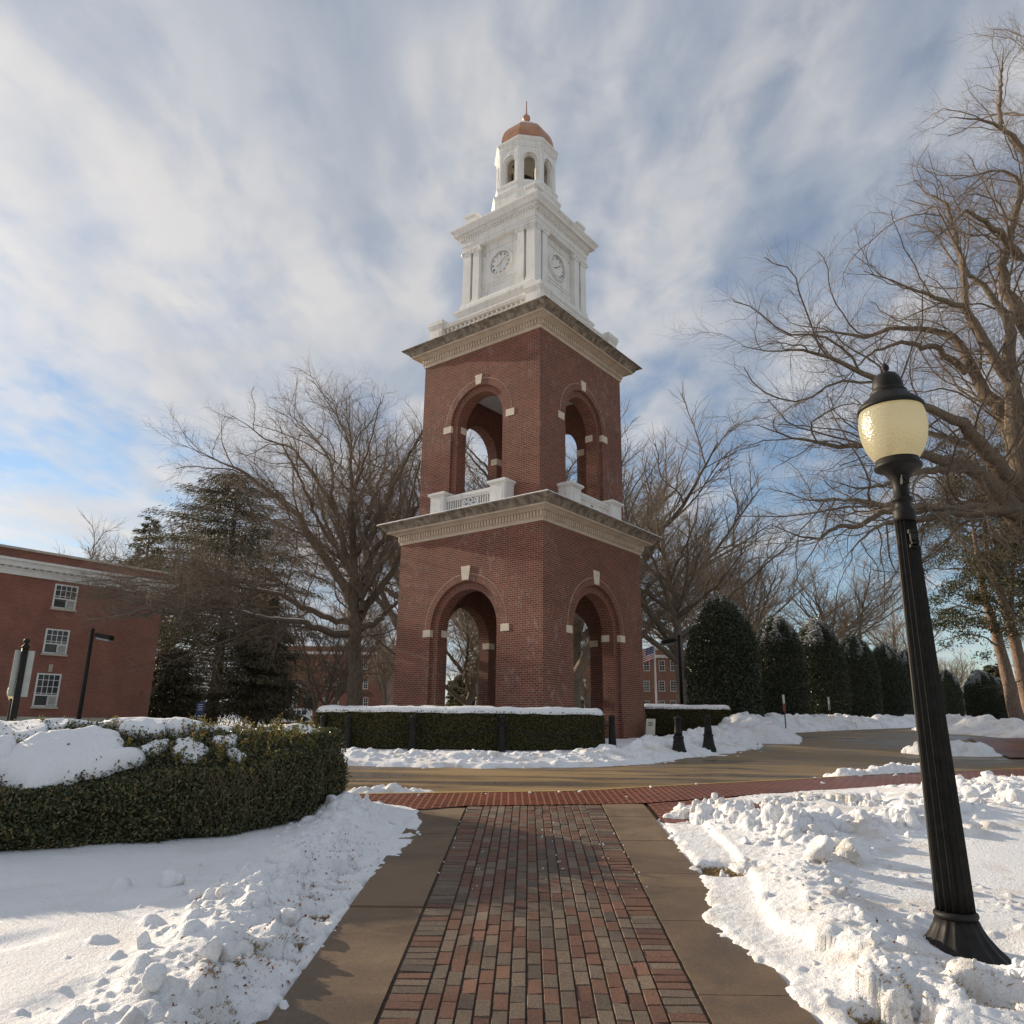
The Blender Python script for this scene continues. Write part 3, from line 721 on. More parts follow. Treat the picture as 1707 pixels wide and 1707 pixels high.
# dead grass and leaf litter where the snow is thin
def blades(spots, seed, name, label, lo, hi, m, w=.004, cat='grass'):
    rg = np.random.default_rng(seed); V = []
    for (cx, cy, r, n) in spots:
        a = rg.uniform(0, 6.28, n); q = r*np.sqrt(rg.uniform(0, 1, n)); x = cx+q*np.cos(a); y = cy+q*np.sin(a); z = G(x, y)-.03
        z = np.maximum(z, np.array([snow_z(i, j) for i, j in zip(x, y)])-.02)
        h = rg.uniform(lo, hi, n); b = rg.uniform(0, 6.28, n); ln = rg.normal(0, .6, (n, 2))*h[:, None]
        dx, dy = np.cos(b)*w, np.sin(b)*w
        p0 = np.stack([x-dx, y-dy, z], 1); p1 = np.stack([x+dx, y+dy, z], 1); p2 = np.stack([x+ln[:, 0]*.4+dx*.6, y+ln[:, 1]*.4+dy*.6, z+h*.65], 1); p3 = np.stack([x+ln[:, 0], y+ln[:, 1], z+h], 1)
        V.append(np.stack([p0, p1, p2, p3], 1))
    V = np.concatenate(V).reshape(-1, 3); F = np.arange(len(V)).reshape(-1, 4)
    return tag(np_mesh(name, V, F, m), label, cat, kind='stuff')
def straw_mat(name, stops):
    m, t, b = mat(name, None, .85)
    r = t.nodes.new('ShaderNodeNewGeometry').outputs['Random Per Island']; L(t, ramp(t, r, stops), b.inputs['Base Color']); return m
M_['straw'] = straw_mat('dead_grass', [(0, (.16, .10, .045)), (.5, (.32, .22, .10)), (1, (.48, .36, .19))])
M_['leaf_litter'] = straw_mat('leaf_litter', [(0, (.12, .035, .015)), (.6, (.26, .085, .03)), (1, (.36, .17, .07))])
sp = [(2.05, 9.35, .28, 420), (1.9, 7.25, .26, 420), (3.0, 10.2, .65, 1300), (3.9, 10.75, .4, 600), (4.6, 10.6, .3, 300), (1.95, 4.45, .2, 400), (2.5, 4.45, .18, 260), (3.4, 9.5, .18, 160)]
rg = np.random.default_rng(77)
for _ in range(46): sp.append((rg.normal(-1.38, .10), rg.uniform(3.2, 7.3), rg.uniform(.03, .12), 22))
sp = [(a, b, c, n*7) for a, b, c, n in sp]
blades(sp, 3, 'dead_grass', 'straw coloured grass showing where the snow is thin', .010, .030, M_['straw'], .0012)
def litter():
    rg = np.random.default_rng(9); n = 420
    y = rg.uniform(3.4, 8.0, n); x = -1.42+rg.normal(0, .16, n)
    x[:60] = 2.3+rg.normal(0, .3, 60); y[:60] = rg.uniform(4.3, 6.8, 60)
    z = np.array([snow_z(a, b) for a, b in zip(x, y)]); z = np.maximum(z, G(x, y)-.03)+.006
    s = rg.uniform(.006, .015, n); a = rg.uniform(0, 6.28, n); tl = rg.normal(0, .5, (n, 2))
    V = []
    for k, (u, w) in enumerate(((-1, 0), (0, -.55), (1, 0), (0, .55))):
        dx = s*(u*np.cos(a)-w*np.sin(a)); dy = s*(u*np.sin(a)+w*np.cos(a)); V.append(np.stack([x+dx, y+dy, z+tl[:, 0]*dx+tl[:, 1]*dy+(0.004 if k % 2 else 0)], 1))
    V = np.stack(V, 1).reshape(-1, 3)
    tag(np_mesh('fallen_leaves', V, np.arange(len(V)).reshape(-1, 4), M_['leaf_litter']), 'small brown leaves scattered on the snow beside the path', 'leaves', kind='stuff')
litter()
# ------------------------------------------------------------------ the clock tower
TX, TY, TTH, TZ = .4108, 27.73, .9116, 1.25
tower = empty('clock_tower', (TX, TY, TZ), TTH)
tag(tower, 'tall red brick clock tower with open arches and a white wooden top', 'clock tower')
def side_fn(h, k, n=4):
    """maps (along, inward depth, z) of side k of a square or octagon of apothem h into tower space"""
    a = math.pi + 2*math.pi*k/n; ca, sa = math.cos(a), math.sin(a)
    def f(al, d, z):
        x, y = h-d, -al
        return (ca*x-sa*y, sa*x+ca*y, z)
    return f
def arch_side(mb, f, hw, z0, z1, zs, R1, rec, R2, T, NA=28, mi=0, inner=True, hwi=None):
    hwi = hw-T if hwi is None else hwi
    th = [math.pi*i/NA for i in range(NA+1)]
    def opening(R, d, w, uvflip=False):
        # flat sheet with an arched hole
        for x0, x1 in ((-w, -R), (R, w)):
            mb.face([f(x0, d, z0), f(x1, d, z0), f(x1, d, zs), f(x0, d, zs)], uv=[(x0, z0), (x1, z0), (x1, zs), (x0, zs)], mi=mi)
            mb.face([f(x0, d, zs), f(x1, d, zs), f(x1, d, z1), f(x0, d, z1)], uv=[(x0, zs), (x1, zs), (x1, z1), (x0, z1)], mi=mi)
        for a, b in zip(th[:-1], th[1:]):
            p, q = (-R*math.cos(a), zs+R*math.sin(a)), (-R*math.cos(b), zs+R*math.sin(b))
            mb.face([f(p[0], d, p[1]), f(q[0], d, q[1]), f(q[0], d, z1), f(p[0], d, z1)], uv=[p, q, (q[0], z1), (p[0], z1)], mi=mi)
    def tunnel(R, d0, d1):
        for s in (-1, 1):
            mb.face([f(s*R, d0, z0), f(s*R, d1, z0), f(s*R, d1, zs), f(s*R, d0, zs)], uv=[(d0, z0), (d1, z0), (d1, zs), (d0, zs)], mi=mi)
        for a, b in zip(th[:-1], th[1:]):
            p, q = (-R*math.cos(a), zs+R*math.sin(a)), (-R*math.cos(b), zs+R*math.sin(b))
            mb.face([f(p[0], d0, p[1]), f(p[0], d1, p[1]), f(q[0], d1, q[1]), f(q[0], d0, q[1])], uv=[(d0, zs+a*R), (d1, zs+a*R), (d1, zs+b*R), (d0, zs+b*R)], mi=mi, sm=False)
    opening(R1, 0, hw)
    tunnel(R1, 0, rec)
    for s in (-1, 1):
        mb.face([f(s*R1, rec, z0), f(s*R2, rec, z0), f(s*R2, rec, zs), f(s*R1, rec, zs)], uv=[(R1, z0), (R2, z0), (R2, zs), (R1, zs)], mi=mi)
    for a, b in zip(th[:-1], th[1:]):
        P = [f(-R*math.cos(x), rec, zs+R*math.sin(x)) for R, x in ((R1, a), (R2, a), (R2, b), (R1, b))]
        mb.face(P, uv=[(R1, a*R1), (R2, a*R1), (R2, b*R1), (R1, b*R1)], mi=mi)
    tunnel(R2, rec, T)
    if inner: opening(R2, T, hwi)
def arc_band(mb, f, zs, R0, R1, d0, d1, NA=30, mi=0, t0=0.0, t1=math.pi):
    th = [t0+(t1-t0)*i/NA for i in range(NA+1)]; Rm = (R0+R1)/2
    for a, b in zip(th[:-1], th[1:]):
        def P(R, x, d): return f(-R*math.cos(x), d, zs+R*math.sin(x))
        mb.face([P(R0, a, d0), P(R1, a, d0), P(R1, b, d0), P(R0, b, d0)], uv=[(0, a*Rm), (R1-R0, a*Rm), (R1-R0, b*Rm), (0, b*Rm)], mi=mi)
        mb.face([P(R1, a, d0), P(R1, a, d1), P(R1, b, d1), P(R1, b, d0)], mi=mi)
        mb.face([P(R0, a, d0), P(R0, b, d0), P(R0, b, d1), P(R0, a, d1)], mi=mi)
def stage(name, h, z0, z1, zs, R1, rec, R2, T, Rv, imp, key, ceil_m, zceil=None):
    mb = MB(); ring = MB()
    for k in range(4):
        f = side_fn(h, k)
        arch_side(mb, f, h, z0, z1, zs, R1, rec, R2, T)
    mb.build(name, M_['brick'], tower, TZ)
    for k in range(4):
        f = side_fn(h, k)
        r = MB(); arc_band(r, f, zs, R1-.002, Rv, -.004, .03)
        arc_band(r, f, zs, Rv, Rv+.013, -.0025, .03, mi=1)
        r.build('arch_ring', [M_['brick'], M_['stone']], tower, TZ)
    for k in range(4):
        f = side_fn(h, k)
        for s in (-1, 1):
            b = MB(); lo, hi = imp
            def g(a, d, z): return f(s*a, d, z)
            b.box((R1-.006, -.014, lo), (R1+(hi-lo)*1.42, .12, hi), g)
            b.build('impost_block', M_['keystone'], tower, TZ)
            b = MB(); b.box((R2-.012, T-.30, lo), (R2+.34, T+.012, hi), g); b.build('impost_block', M_['keystone'], tower, TZ)
        b = MB(); (zk0, zk1, w0, w1) = key
        q = [(-w0, zk0), (w0, zk0), (w1, zk1), (-w1, zk1)]
        b.face([f(a, -.03, z) for a, z in q])
        for i in range(4):
            (a0, z_0), (a1, z_1) = q[i], q[(i+1) % 4]; b.face([f(a0, -.03, z_0), f(a1, -.03, z_1), f(a1, .1, z_1), f(a0, .1, z_0)])
        b.build('keystone', M_['keystone'], tower, TZ)
    c = MB(); hi = h-T+.05
    zc = zceil or z1-.06; c.face([(-hi, -hi, zc), (hi, -hi, zc), (hi, hi, zc), (-hi, hi, zc)]); c.build('ceiling', ceil_m, tower, TZ)
stage('lower_stage', 3.15, 1.0, 8.03, 4.885, 1.53, .12, 1.265, .58, 1.765, (4.65, 4.885), (6.45, 6.92, .145, .20), M_['plaster'])
stage('upper_stage', 2.736, 8.70, 15.11, 12.385, 1.285, .11, 1.045, .58, 1.53, (12.13, 12.385), (13.71, 14.08, .115, .165), M_['plaster'], 14.42)
# brick plinth at the foot of each pier
for sx in (-1, 1):
    for sy in (-1, 1):
        pb = MB(); xs_ = sorted((sx*1.535, sx*3.19)); ys_ = sorted((sy*1.535, sy*3.19)); pb.box((xs_[0], sorted((sy*3.10, sy*3.19))[0], 1.0), (xs_[1], sorted((sy*3.10, sy*3.19))[1], 1.9)); pb.box((sorted((sx*3.10, sx*3.188))[0], ys_[0], 1.0), (sorted((sx*3.10, sx*3.188))[1], sorted((sy*3.10, sy*1.535))[1] if sy < 0 else sy*3.10, 1.897)); pb.build('plinth', M_['brick'], tower, TZ)
def cornice(name, h, z, H, zt, snow):
    o = H-h; r = zt-z; p = lambda a, b, m=0: (h+o*a, z+r*b, m)
    mb = MB()
    mb.loft([(h-.6, z-.001), p(.02, -.001), p(.06, 0), p(.06, .14), p(.10, .15), p(.10, .46), p(.20, .47), p(.20, .50), p(.36, .55), p(.40, .57), p(.58, .575), p(.58, .64), p(.62, .645), p(.66, .70, 1), p(.72, .80, 1), p(.82, .89, 1), p(.94, .95, 1), p(1, .955, 1), p(1, 1, 1), (h-.4, zt+.02)], 4)
    # the little upright flutes of the bed mould
    hf = h+o*.10
    for k in range(4):
        f = side_fn(hf, k); n = int(2*hf/.125); st = 2*hf/n
        for i in range(n):
            a = -hf+(i+.5)*st; mb.box((a-.038, -.055, z+r*.19), (a+.038, .01, z+r*.44), f)
    mb.build(name, [M_['stone'], M_['weathered']], tower, TZ)
    if snow:
        s = MB(); s.loft([(H-.03, zt-.005), (H+.002, zt+.012), (H-.03, zt+.042), (h-.3, zt+.06)], 4); s.build('snow_strip', M_['snow_clean'], tower, TZ)
cornice('cornice', 3.15, 8.03, 3.81, 8.74, True)
cornice('cornice', 2.736, 15.11, 3.42, 15.79, False)
# white balustrade across each upper opening
for k in range(4):
    f = side_fn(3.25, k); rail = MB()
    bal = empty('balustrade'); bal.parent = tower
    for s in (-1, 1):
        b = MB(); c = s*1.36
        b.box((c-.31, 0, 8.75), (c+.31, .55, 9.56), f)
        for q in ((c-.20, c+.20),): b.box((q[0], -.012, 8.93), (q[1], .01, 9.42), f); 
        b.box((c-.33, -.02, 8.75), (c+.33, .57, 8.86), f)
        b.box((c-.345, -.035, 9.555), (c+.345, .585, 9.60), f); b.box((c-.39, -.08, 9.60), (c+.39, .63, 9.68), f)
        b.box((c-.27, .04, 9.68), (c+.27, .51, 9.735), f)
        b.build('pedestal', M_['white'], bal, TZ)
    rail.box((-1.05, .13, 9.42), (1.05, .33, 9.53), f); rail.box((-1.05, .16, 9.34), (1.05, .30, 9.42), f); rail.box((-1.05, .17, 8.86), (1.05, .29, 8.95), f)
    for i in range(7):
        for s in (-1, 1):
            a = s*(.36+i*.105); rail.box((a-.021, .20, 8.95), (a+.021, .245, 9.34), f)
    def bar(a0, z_0, a1, z_1, w=.027):
        dx, dz = a1-a0, z_1-z_0; l = math.hypot(dx, dz); nx, nz = -dz/l*w, dx/l*w
        q = [(a0+nx, z_0+nz), (a1+nx, z_1+nz), (a1-nx, z_1-nz), (a0-nx, z_0-nz)]
        rail.face([f(a, .205, z) for a, z in q]); rail.face([f(a, .24, z) for a, z in q][::-1])
        for i in range(4): rail.face([f(q[i][0], .205, q[i][1]), f(q[(i+1) % 4][0], .205, q[(i+1) % 4][1]), f(q[(i+1) % 4][0], .24, q[(i+1) % 4][1]), f(q[i][0], .24, q[i][1])])
    for a in ((-.31, 8.95, .31, 9.34), (-.31, 9.34, .31, 8.95), (-.31, 8.95, -.31, 9.34), (.31, 8.95, .31, 9.34), (0, 8.95, .31, 9.145), (.31, 9.145, 0, 9.34), (0, 9.34, -.31, 9.145), (-.31, 9.145, 0, 8.95)): bar(*a)
    rail.build('railing', M_['white'], bal, TZ)
# parapet above the second cornice: corner pedestals and turned balusters
par = empty('parapet'); par.parent = tower
for sx in (-1, 1):
    for sy in (-1, 1):
        b = MB(); cx, cy = sx*2.35, sy*2.35
        def sq(hw, z0, z1): b.box((cx-hw, cy-hw, z0), (cx+hw, cy+hw, z1))
        sq(.32, 15.79, 16.72); sq(.345, 15.79, 15.95); sq(.335, 16.72, 16.78); sq(.36, 16.78, 16.86); sq(.385, 16.86, 17.02)
        for dx, dy in ((sx, 0), (0, sy)):
            b.box((cx+dx*.325-(.2 if dx == 0 else .005), cy+dy*.325-(.2 if dy == 0 else .005), 16.08), (cx+dx*.325+(.2 if dx == 0 else .005), cy+dy*.325+(.2 if dy == 0 else .005), 16.6))
        b.build('pedestal', M_['white'], par, TZ)
for k in range(4):
    f = side_fn(2.56, k); b = MB()
    b.box((-2.03, 0, 15.79), (2.03, .24, 15.95), f); b.box((-2.03, -.01, 16.68), (2.03, .25, 16.76), f); b.box((-2.03, -.03, 16.76), (2.03, .27, 16.84), f)
    for i in range(18):
        a = -1.9+i*3.8/17; c = f(a, .12, 0)
        b.lathe([(.055, 15.95), (.055, 16.0), (.035, 16.05), (.075, 16.2), (.07, 16.28), (.035, 16.45), (.035, 16.55), (.06, 16.6), (.06, 16.68)], 8, (c[0], c[1]))
    b.build('railing', M_['white'], par, TZ)
# clock stage
cs = MB()
cs.loft([(1.95, 15.75), (1.95, 16.95), (1.90, 17.0), (1.90, 17.36), (1.94, 17.40), (1.96, 17.46), (2.02, 17.52), (2.05, 17.56), (2.05, 17.62), (1.93, 17.66), (1.88, 17.74), (1.88, 17.84), (1.84, 17.90), (1.84, 17.95), (1.58, 17.96), (1.58, 20.42), (1.80, 20.43), (1.80, 20.50), (1.82, 20.51), (1.82, 20.60), (1.85, 20.61), (1.85, 20.80), (1.90, 20.84), (1.90, 20.98), (1.95, 21.0), (1.98, 21.05), (2.10, 21.07), (2.10, 21.14), (2.13, 21.18), (2.19, 21.25), (2.215, 21.28), (2.215, 21.34), (1.5, 21.42)], 4)
for k in range(4):
    f = side_fn(1.90, k); n = 30; st = 3.8/n
    for i in range(n): a = -1.9+(i+.5)*st; cs.box((a-.038, -.055, 20.86), (a+.038, .01, 20.97), f)
    f = side_fn(1.58, k)
    # moulded panel with stepped corners, and the tablet under the dial
    def mould(pts, w=.028, t=.03):
        for i in range(len(pts)):
            (a0, z0), (a1, z1) = pts[i], pts[(i+1) % len(pts)]
            cs.box((min(a0, a1)-w/2, -t, min(z0, z1)-w/2), (max(a0, a1)+w/2, .01, max(z0, z1)+w/2), f)
    A, z0, z1, c = .90, 18.62, 20.12, .13
    mould([(-A, z0), (A, z0), (A, z1-c), (A-c*.6, z1-c), (A-c*.6, z1), (-A+c*.6, z1), (-A+c*.6, z1-c), (-A, z1-c)])
    mould([(-.66, 18.12), (.66, 18.12), (.66, 18.48), (-.66, 18.48)])
    for s in (-1, 1):
        for z in (z1+.03, z0-.05): cs.box((s*(A-.05)-.05, -.028, z-.05), (s*(A-.05)+.05, .01, z+.05), f)
cs.build('clock_stage', M_['white'], tower, TZ)
# pilasters: a square corner pier and a flat one beside it on every face, with scrolled capitals
def pilaster(boxfn, w, d, lo, hi, extra=None):
    pass
for sx in (-1, 1):
    for sy in (-1, 1):
        b = MB(); H = 1.80; w = .40
        def cb_(e0, e1, z0, z1):
            xs_ = sorted((sx*(H-w-e0), sx*(H+e1))); ys_ = sorted((sy*(H-w-e0), sy*(H+e1))); b.box((xs_[0], ys_[0], z0), (xs_[1], ys_[1], z1))
        cb_(.035, .035, 17.94, 18.02); cb_(.02, .02, 18.02, 18.08); cb_(0, 0, 18.08, 20.14); cb_(.012, .012, 20.14, 20.18); cb_(.05, .05, 20.33, 20.44)
        cb_(.025, .025, 20.18, 20.33)
        for dx, dy in ((1, 0), (0, 1)):             # scrolls at both ends of both outer faces
            for e in (-.02, w+.02):
                px = sx*(H-e) if dx == 0 else sx*(H+.045); py = sy*(H-e) if dy == 0 else sy*(H+.045)
                q0 = (px-(.02*sx if dx else 0), py-(.02*sy if dy else 0)); 
                b.tube([(q0[0]-(.06*sx if dx else 0), q0[1]-(.06*sy if dy else 0), 20.27), (q0[0]+(.03*sx if dx else 0), q0[1]+(.03*sy if dy else 0), 20.27)], .075, 12)
        b.build('pilaster', M_['white'], tower, TZ)
for k in range(4):
    f = side_fn(1.80, k)
    for s in (-1, 1):
        b = MB(); a0, a1 = sorted((s*1.28, s*.96))
        def pb_(e, z0, z1): b.box((a0-e, -e, z0), (a1+e, .22, z1), f)
        pb_(.035, 17.94, 18.02); pb_(.02, 18.02, 18.08); pb_(0, 18.08, 20.18); pb_(.025, 20.18, 20.33); pb_(.05, 20.33, 20.44)
        for a in (a0-.02, a1+.02): b.tube([f(a, .12, 20.27), f(a, -.055, 20.27)], .075, 12)
        b.build('pilaster', M_['white'], tower, TZ)
# dials
def dial(k):
    f = side_fn(1.58, k); zc, R = 19.34, .50
    o = MB(); n = 40
    def P(r, a, d): return f(r*math.sin(a), d, zc+r*math.cos(a))
    o.face([P(R, 2*math.pi*i/n, -.012) for i in range(n)])
    rim = MB()
    for i in range(n):
        a, b = 2*math.pi*i/n, 2*math.pi*(i+1)/n
        for (r0, d0), (r1, d1) in (((R-.004, -.01), (R+.004, -.10)), ((R+.004, -.10), (R+.05, -.10)), ((R+.05, -.10), (R+.085, -.05)), ((R+.085, -.05), (R+.10, .01))):
            rim.face([P(r0, a, d0), P(r1, a, d1), P(r1, b, d1), P(r0, b, d0)], sm=False)
    num = MB()
    for i in range(n):
        a, b = 2*math.pi*i/n, 2*math.pi*(i+1)/n; num.face([P(R-.022, a, -.018), P(R-.006, a, -.018), P(R-.006, b, -.018), P(R-.022, b, -.018)])
    def stroke(a0, r0, a1, r1, w):
        x0, z0, x1, z1 = r0*math.sin(a0), r0*math.cos(a0), r1*math.sin(a1), r1*math.cos(a1)
        l = math.hypot(x1-x0, z1-z0); nx, nz = -(z1-z0)/l*w, (x1-x0)/l*w
        num.face([f(x0+nx, -.017, zc+z0+nz), f(x0-nx, -.017, zc+z0-nz), f(x1-nx, -.017, zc+z1-nz), f(x1+nx, -.017, zc+z1+nz)])
    for h, s in enumerate(('XII', 'I', 'II', 'III', 'IIII', 'V', 'VI', 'VII', 'VIII', 'IX', 'X', 'XI')):
        ac = math.pi*h/6; wd = {'I': .028, 'V': .052, 'X': .052}; tot = sum(wd[c] for c in s); x = -tot/2; ri, ro = .345, .445
        for c in s:
            w = wd[c]; a0 = ac+(x+.004)/.4; a1 = ac+(x+w-.004)/.4; am = (a0+a1)/2
            if c == 'I': stroke(am, ri, am, ro, .0075)
            elif c == 'V': stroke(a0, ro, am, ri, .0075); stroke(a1, ro, am, ri, .005)
            else: stroke(a0, ro, a1, ri, .0075); stroke(a1, ro, a0, ri, .005)
            x += w
    hb = MB()
    def hand(ang, ln, w, d):
        ca, sa = math.cos(ang), math.sin(ang)
        q = [(-w*.6, -.07), (w*.6, -.07), (w, ln*.55), (.003, ln), (-.003, ln), (-w, ln*.55)]
        hb.face([f(x*ca+z*sa, d, zc-x*sa+z*ca) for x, z in q])
    hand(2*math.pi*(3.87/12), .27, .019, -.024); hand(2*math.pi*(52/60), .40, .013, -.028)
    hb.lathe([(.001, 0), (.03, 0), (.03, .01), (.001, .012)], 10) if False else None
    d_ = o.build('clock_face', M_['white'], tower, TZ)
    rim.build('rim', M_['white'], d_, 0).location = (0, 0, -TZ)
    num.build('numeral', M_['numeral'], d_, 0).location = (0, 0, -TZ)
    hb.build('hand', M_['gold'] if k == 0 else M_['numeral'], d_, 0).location = (0, 0, -TZ)
for k in range(4): dial(k)
# little pedestals on the corners of the clock cornice
for sx in (-1, 1):
    for sy in (-1, 1):
        b = MB(); cx, cy = sx*1.53, sy*1.53
        for hw, z0, z1 in ((.24, 21.38, 21.98), (.27, 21.38, 21.5), (.26, 21.98, 22.03), (.285, 22.03, 22.15)): b.box((cx-hw, cy-hw, z0), (cx+hw, cy+hw, z1))
        b.build('corner_pedestal', M_['white'], tower, TZ)
# octagonal lantern
ln = MB(); HO = 1.17
ln.loft([(1.46, 21.36), (1.46, 21.95), (1.42, 22.0), (1.38, 22.05), (1.36, 22.30), (1.36, 22.60), (1.40, 22.64), (1.42, 22.72), (1.34, 22.76), (1.27, 22.86), (1.25, 23.05), (1.29, 23.10), (1.30, 23.17), (1.22, 23.20), (1.20, 23.30), (.9, 23.33)], 8)
hw8 = HO*math.tan(math.pi/8)
for k in range(8):
    f = side_fn(HO, k, 8)
    arch_side(ln, f, hw8, 23.30, 24.95, 24.36, .31, .07, .235, .22, 14, hwi=hw8-.22*math.tan(math.pi/8))
    arc_band(ln, f, 24.36, .30, .36, -.02, .01, 12)
    ln.box((-.37, -.02, 24.28), (-.30, .02, 24.36), f); ln.box((.30, -.02, 24.28), (.37, .02, 24.36), f)
    ln.box((-.045, -.04, 24.62), (.045, .02, 24.80), f)
    # corner strips
    for s in (-1, 1):
        a0, a1 = sorted((s*(hw8+.012), s*(hw8-.10))); ln.box((a0, -.025, 23.30), (a1, .01, 24.93), f)
ln.loft([(1.0, 24.93), (1.20, 24.94), (1.20, 25.02), (1.22, 25.03), (1.22, 25.18), (1.26, 25.22), (1.30, 25.27), (1.30, 25.34), (1.19, 25.40), (1.14, 25.46), (1.14, 25.51), (.9, 25.52)], 8)
ln.build('lantern', M_['white'], tower, TZ)
c = MB(); c.loft([(.98, 24.90), (.98, 24.915)], 8); c.build('lantern_ceiling', M_['cream'], tower, TZ)
dm = MB(); dm.loft([(1.12, 25.515), (1.115, 25.66), (1.09, 25.86), (1.03, 26.08), (.94, 26.28), (.80, 26.47), (.62, 26.64), (.45, 26.75)], 8); dm.build('dome', M_['copper'], tower, TZ)
cp = MB(); cp.loft([(.50, 26.74), (.50, 26.80), (.44, 26.86), (.1, 26.92)], 8); cp.build('dome_cap', M_['white'], tower, TZ)
fn = MB(); fn.lathe([(.10, 26.9), (.07, 27.0), (.06, 27.18), (.09, 27.22)]+[(.175*math.cos(a), 27.40+.175*math.sin(a)) for a in np.linspace(-1.1, 1.2, 12)]+[(.045, 27.60), (.03, 27.75), (.018, 28.32), (.004, 28.36)], 20)
fn.build('finial', M_['copper'], tower, TZ)
bl = MB(); bl.lathe([(.66, 23.42), (.64, 23.50), (.54, 23.66), (.43, 23.9), (.37, 24.12), (.25, 24.28), (.03, 24.33)], 24)
lf = MB(); lf.loft([(.93, 23.335), (.93, 23.345)], 8); lf.build('lantern_floor_shade', M_['bronze'], tower, TZ)  # dark sheet added over the white floor, paints shade inside the lantern
bl.tube([(-.9, 0, 24.33), (.9, 0, 24.33)], .055, 8); bl.box((-.09, -.09, 24.2), (.09, .09, 24.42)); bl.tube([(.2, -.3, 23.35), (.2, -.3, 24.35)], .05, 8); bl.tube([(-.5, .35, 23.35), (-.5, .35, 24.35)], .04, 8)
bl.build('bell', M_['bronze'], tower, TZ)
# ------------------------------------------------------------------ leaves and hedges
def leaf_mat(name, stops, rough=.5, spec=.4, trans=.25):
    m, t, b = mat(name, None, rough, 0, spec)
    r = t.nodes.new('ShaderNodeNewGeometry').outputs['Random Per Island']
    c = ramp(t, r, stops); L(t, c, b.inputs['Base Color'])
    if trans:
        tr = t.nodes.new('ShaderNodeBsdfTranslucent'); L(t, c, tr.inputs[0]); mx = t.nodes.new('ShaderNodeMixShader'); mx.inputs[0].default_value = trans
        L(t, b.outputs[0], mx.inputs[1]); L(t, tr.outputs[0], mx.inputs[2]); L(t, mx.outputs[0], t.nodes['Material Output'].inputs[0])
    return m
M_['hedge_leaf'] = leaf_mat('hedge_leaf', [(0, (.026, .034, .013)), (.42, (.064, .076, .027)), (.74, (.120, .120, .044)), (.90, (.175, .148, .058)), (1, (.24, .155, .075))], .34, .6)
M_['shoot_leaf'] = leaf_mat('young_leaf', [(0, (.10, .12, .03)), (.6, (.20, .19, .045)), (.9, (.28, .17, .05)), (1, (.30, .10, .04))], .5)
M_['yew'] = leaf_mat('clipped_yew', [(0, (.036, .038, .014)), (.5, (.105, .102, .036)), (.85, (.18, .155, .06)), (1, (.24, .175, .08))], .5)
M_['holly'] = leaf_mat('holly_leaf', [(0, (.013, .020, .010)), (.5, (.032, .046, .020)), (.85, (.066, .084, .034)), (1, (.13, .135, .055))], .25, .6, .12)
M_['cedar'] = leaf_mat('cedar_needles', [(0, (.036, .037, .020)), (.5, (.075, .072, .036)), (.85, (.12, .10, .052)), (1, (.16, .115, .068))], .6)
M_['juniper'] = leaf_mat('red_cedar_sprays', [(0, (.030, .036, .015)), (.5, (.06, .063, .022)), (.85, (.11, .098, .032)), (1, (.15, .12, .045))], .6)
M_['core'] = noisy('dark_leaf_shade', (.010, .010, .006), (.028, .024, .014), 14, .95, .02)  # near-black core colour paints the shade deep among the leaves
M_['twig'] = noisy('hedge_twig', (.10, .075, .045), (.19, .14, .08), 30, .8, 0)
def leaf_quads(P, Nr, size, rg, spread=.8, asp=.5):
    n = len(P); d = Nr+rg.normal(0, spread, (n, 3)); d /= np.linalg.norm(d, axis=1)[:, None]
    a = rg.normal(size=(n, 3)); u = np.cross(d, a); u /= np.linalg.norm(u, axis=1)[:, None]; w = np.cross(d, u)
    s = size*rg.uniform(.65, 1.3, n)[:, None]
    f = d*s*.18
    return np.stack([P-u*s*.5, P+w*s*asp*.5+f, P+u*s*.5, P-w*s*asp*.5+f], 1)
def quads_obj(name, Q, m, parent=None):
    V = np.concatenate(Q) if isinstance(Q, list) else Q
    return np_mesh(name, V.reshape(-1, 3), np.arange(len(V)*4).reshape(-1, 4), m, parent)

HPOLY = np.array([(-9.5, 5.75), (-4.45, 7.25), (-3.36, 7.72), (-2.75, 7.95), (-2.42, 8.25), (-2.18, 8.9), (-2.08, 9.6), (-2.12, 10.15), (-2.5, 10.45), (-6, 9.6), (-9.5, 8.6)])
def poly_sd(x, y, P):
    """signed distance, positive inside; and which edge is nearest"""
    d = np.full(np.shape(x), 1e9); ins = np.zeros(np.shape(x), bool)
    for (ax, ay), (bx, by) in zip(P, np.roll(P, -1, 0)):
        k = np.clip(((x-ax)*(bx-ax)+(y-ay)*(by-ay))/((bx-ax)**2+(by-ay)**2), 0, 1)
        d = np.minimum(d, np.hypot(x-ax-k*(bx-ax), y-ay-k*(by-ay)))
        c = ((ay > y) != (by > y)) & (x < (bx-ax)*(y-ay)/(by-ay+1e-12)+ax); ins ^= c
    return np.where(ins, d, -d)
def hedge_e(x, y): return .60+.22*sstep(7.9, 9.6, y)+.26*(fbm(np.asarray(x)*1.1+5, np.asarray(y)*1.1, 3, 207)-.5)
def hedge_h(x, y, sd=None):
    sd = poly_sd(x, y, HPOLY) if sd is None else sd
    e = hedge_e(x, y)
    tp = 1.06-.085*sstep(-4.8, -3.2, x)
    top = e+(tp-e)*sstep(0, 1.5, sd)**.8 - .15*np.exp(-np.clip(sd, 0, 9)/.14)
    top = top+.17*(fbm(np.asarray(x)*1.5, np.asarray(y)*1.5, 3, 201)-.5)
    return np.where(sd < 0, e+.75*sd, top)
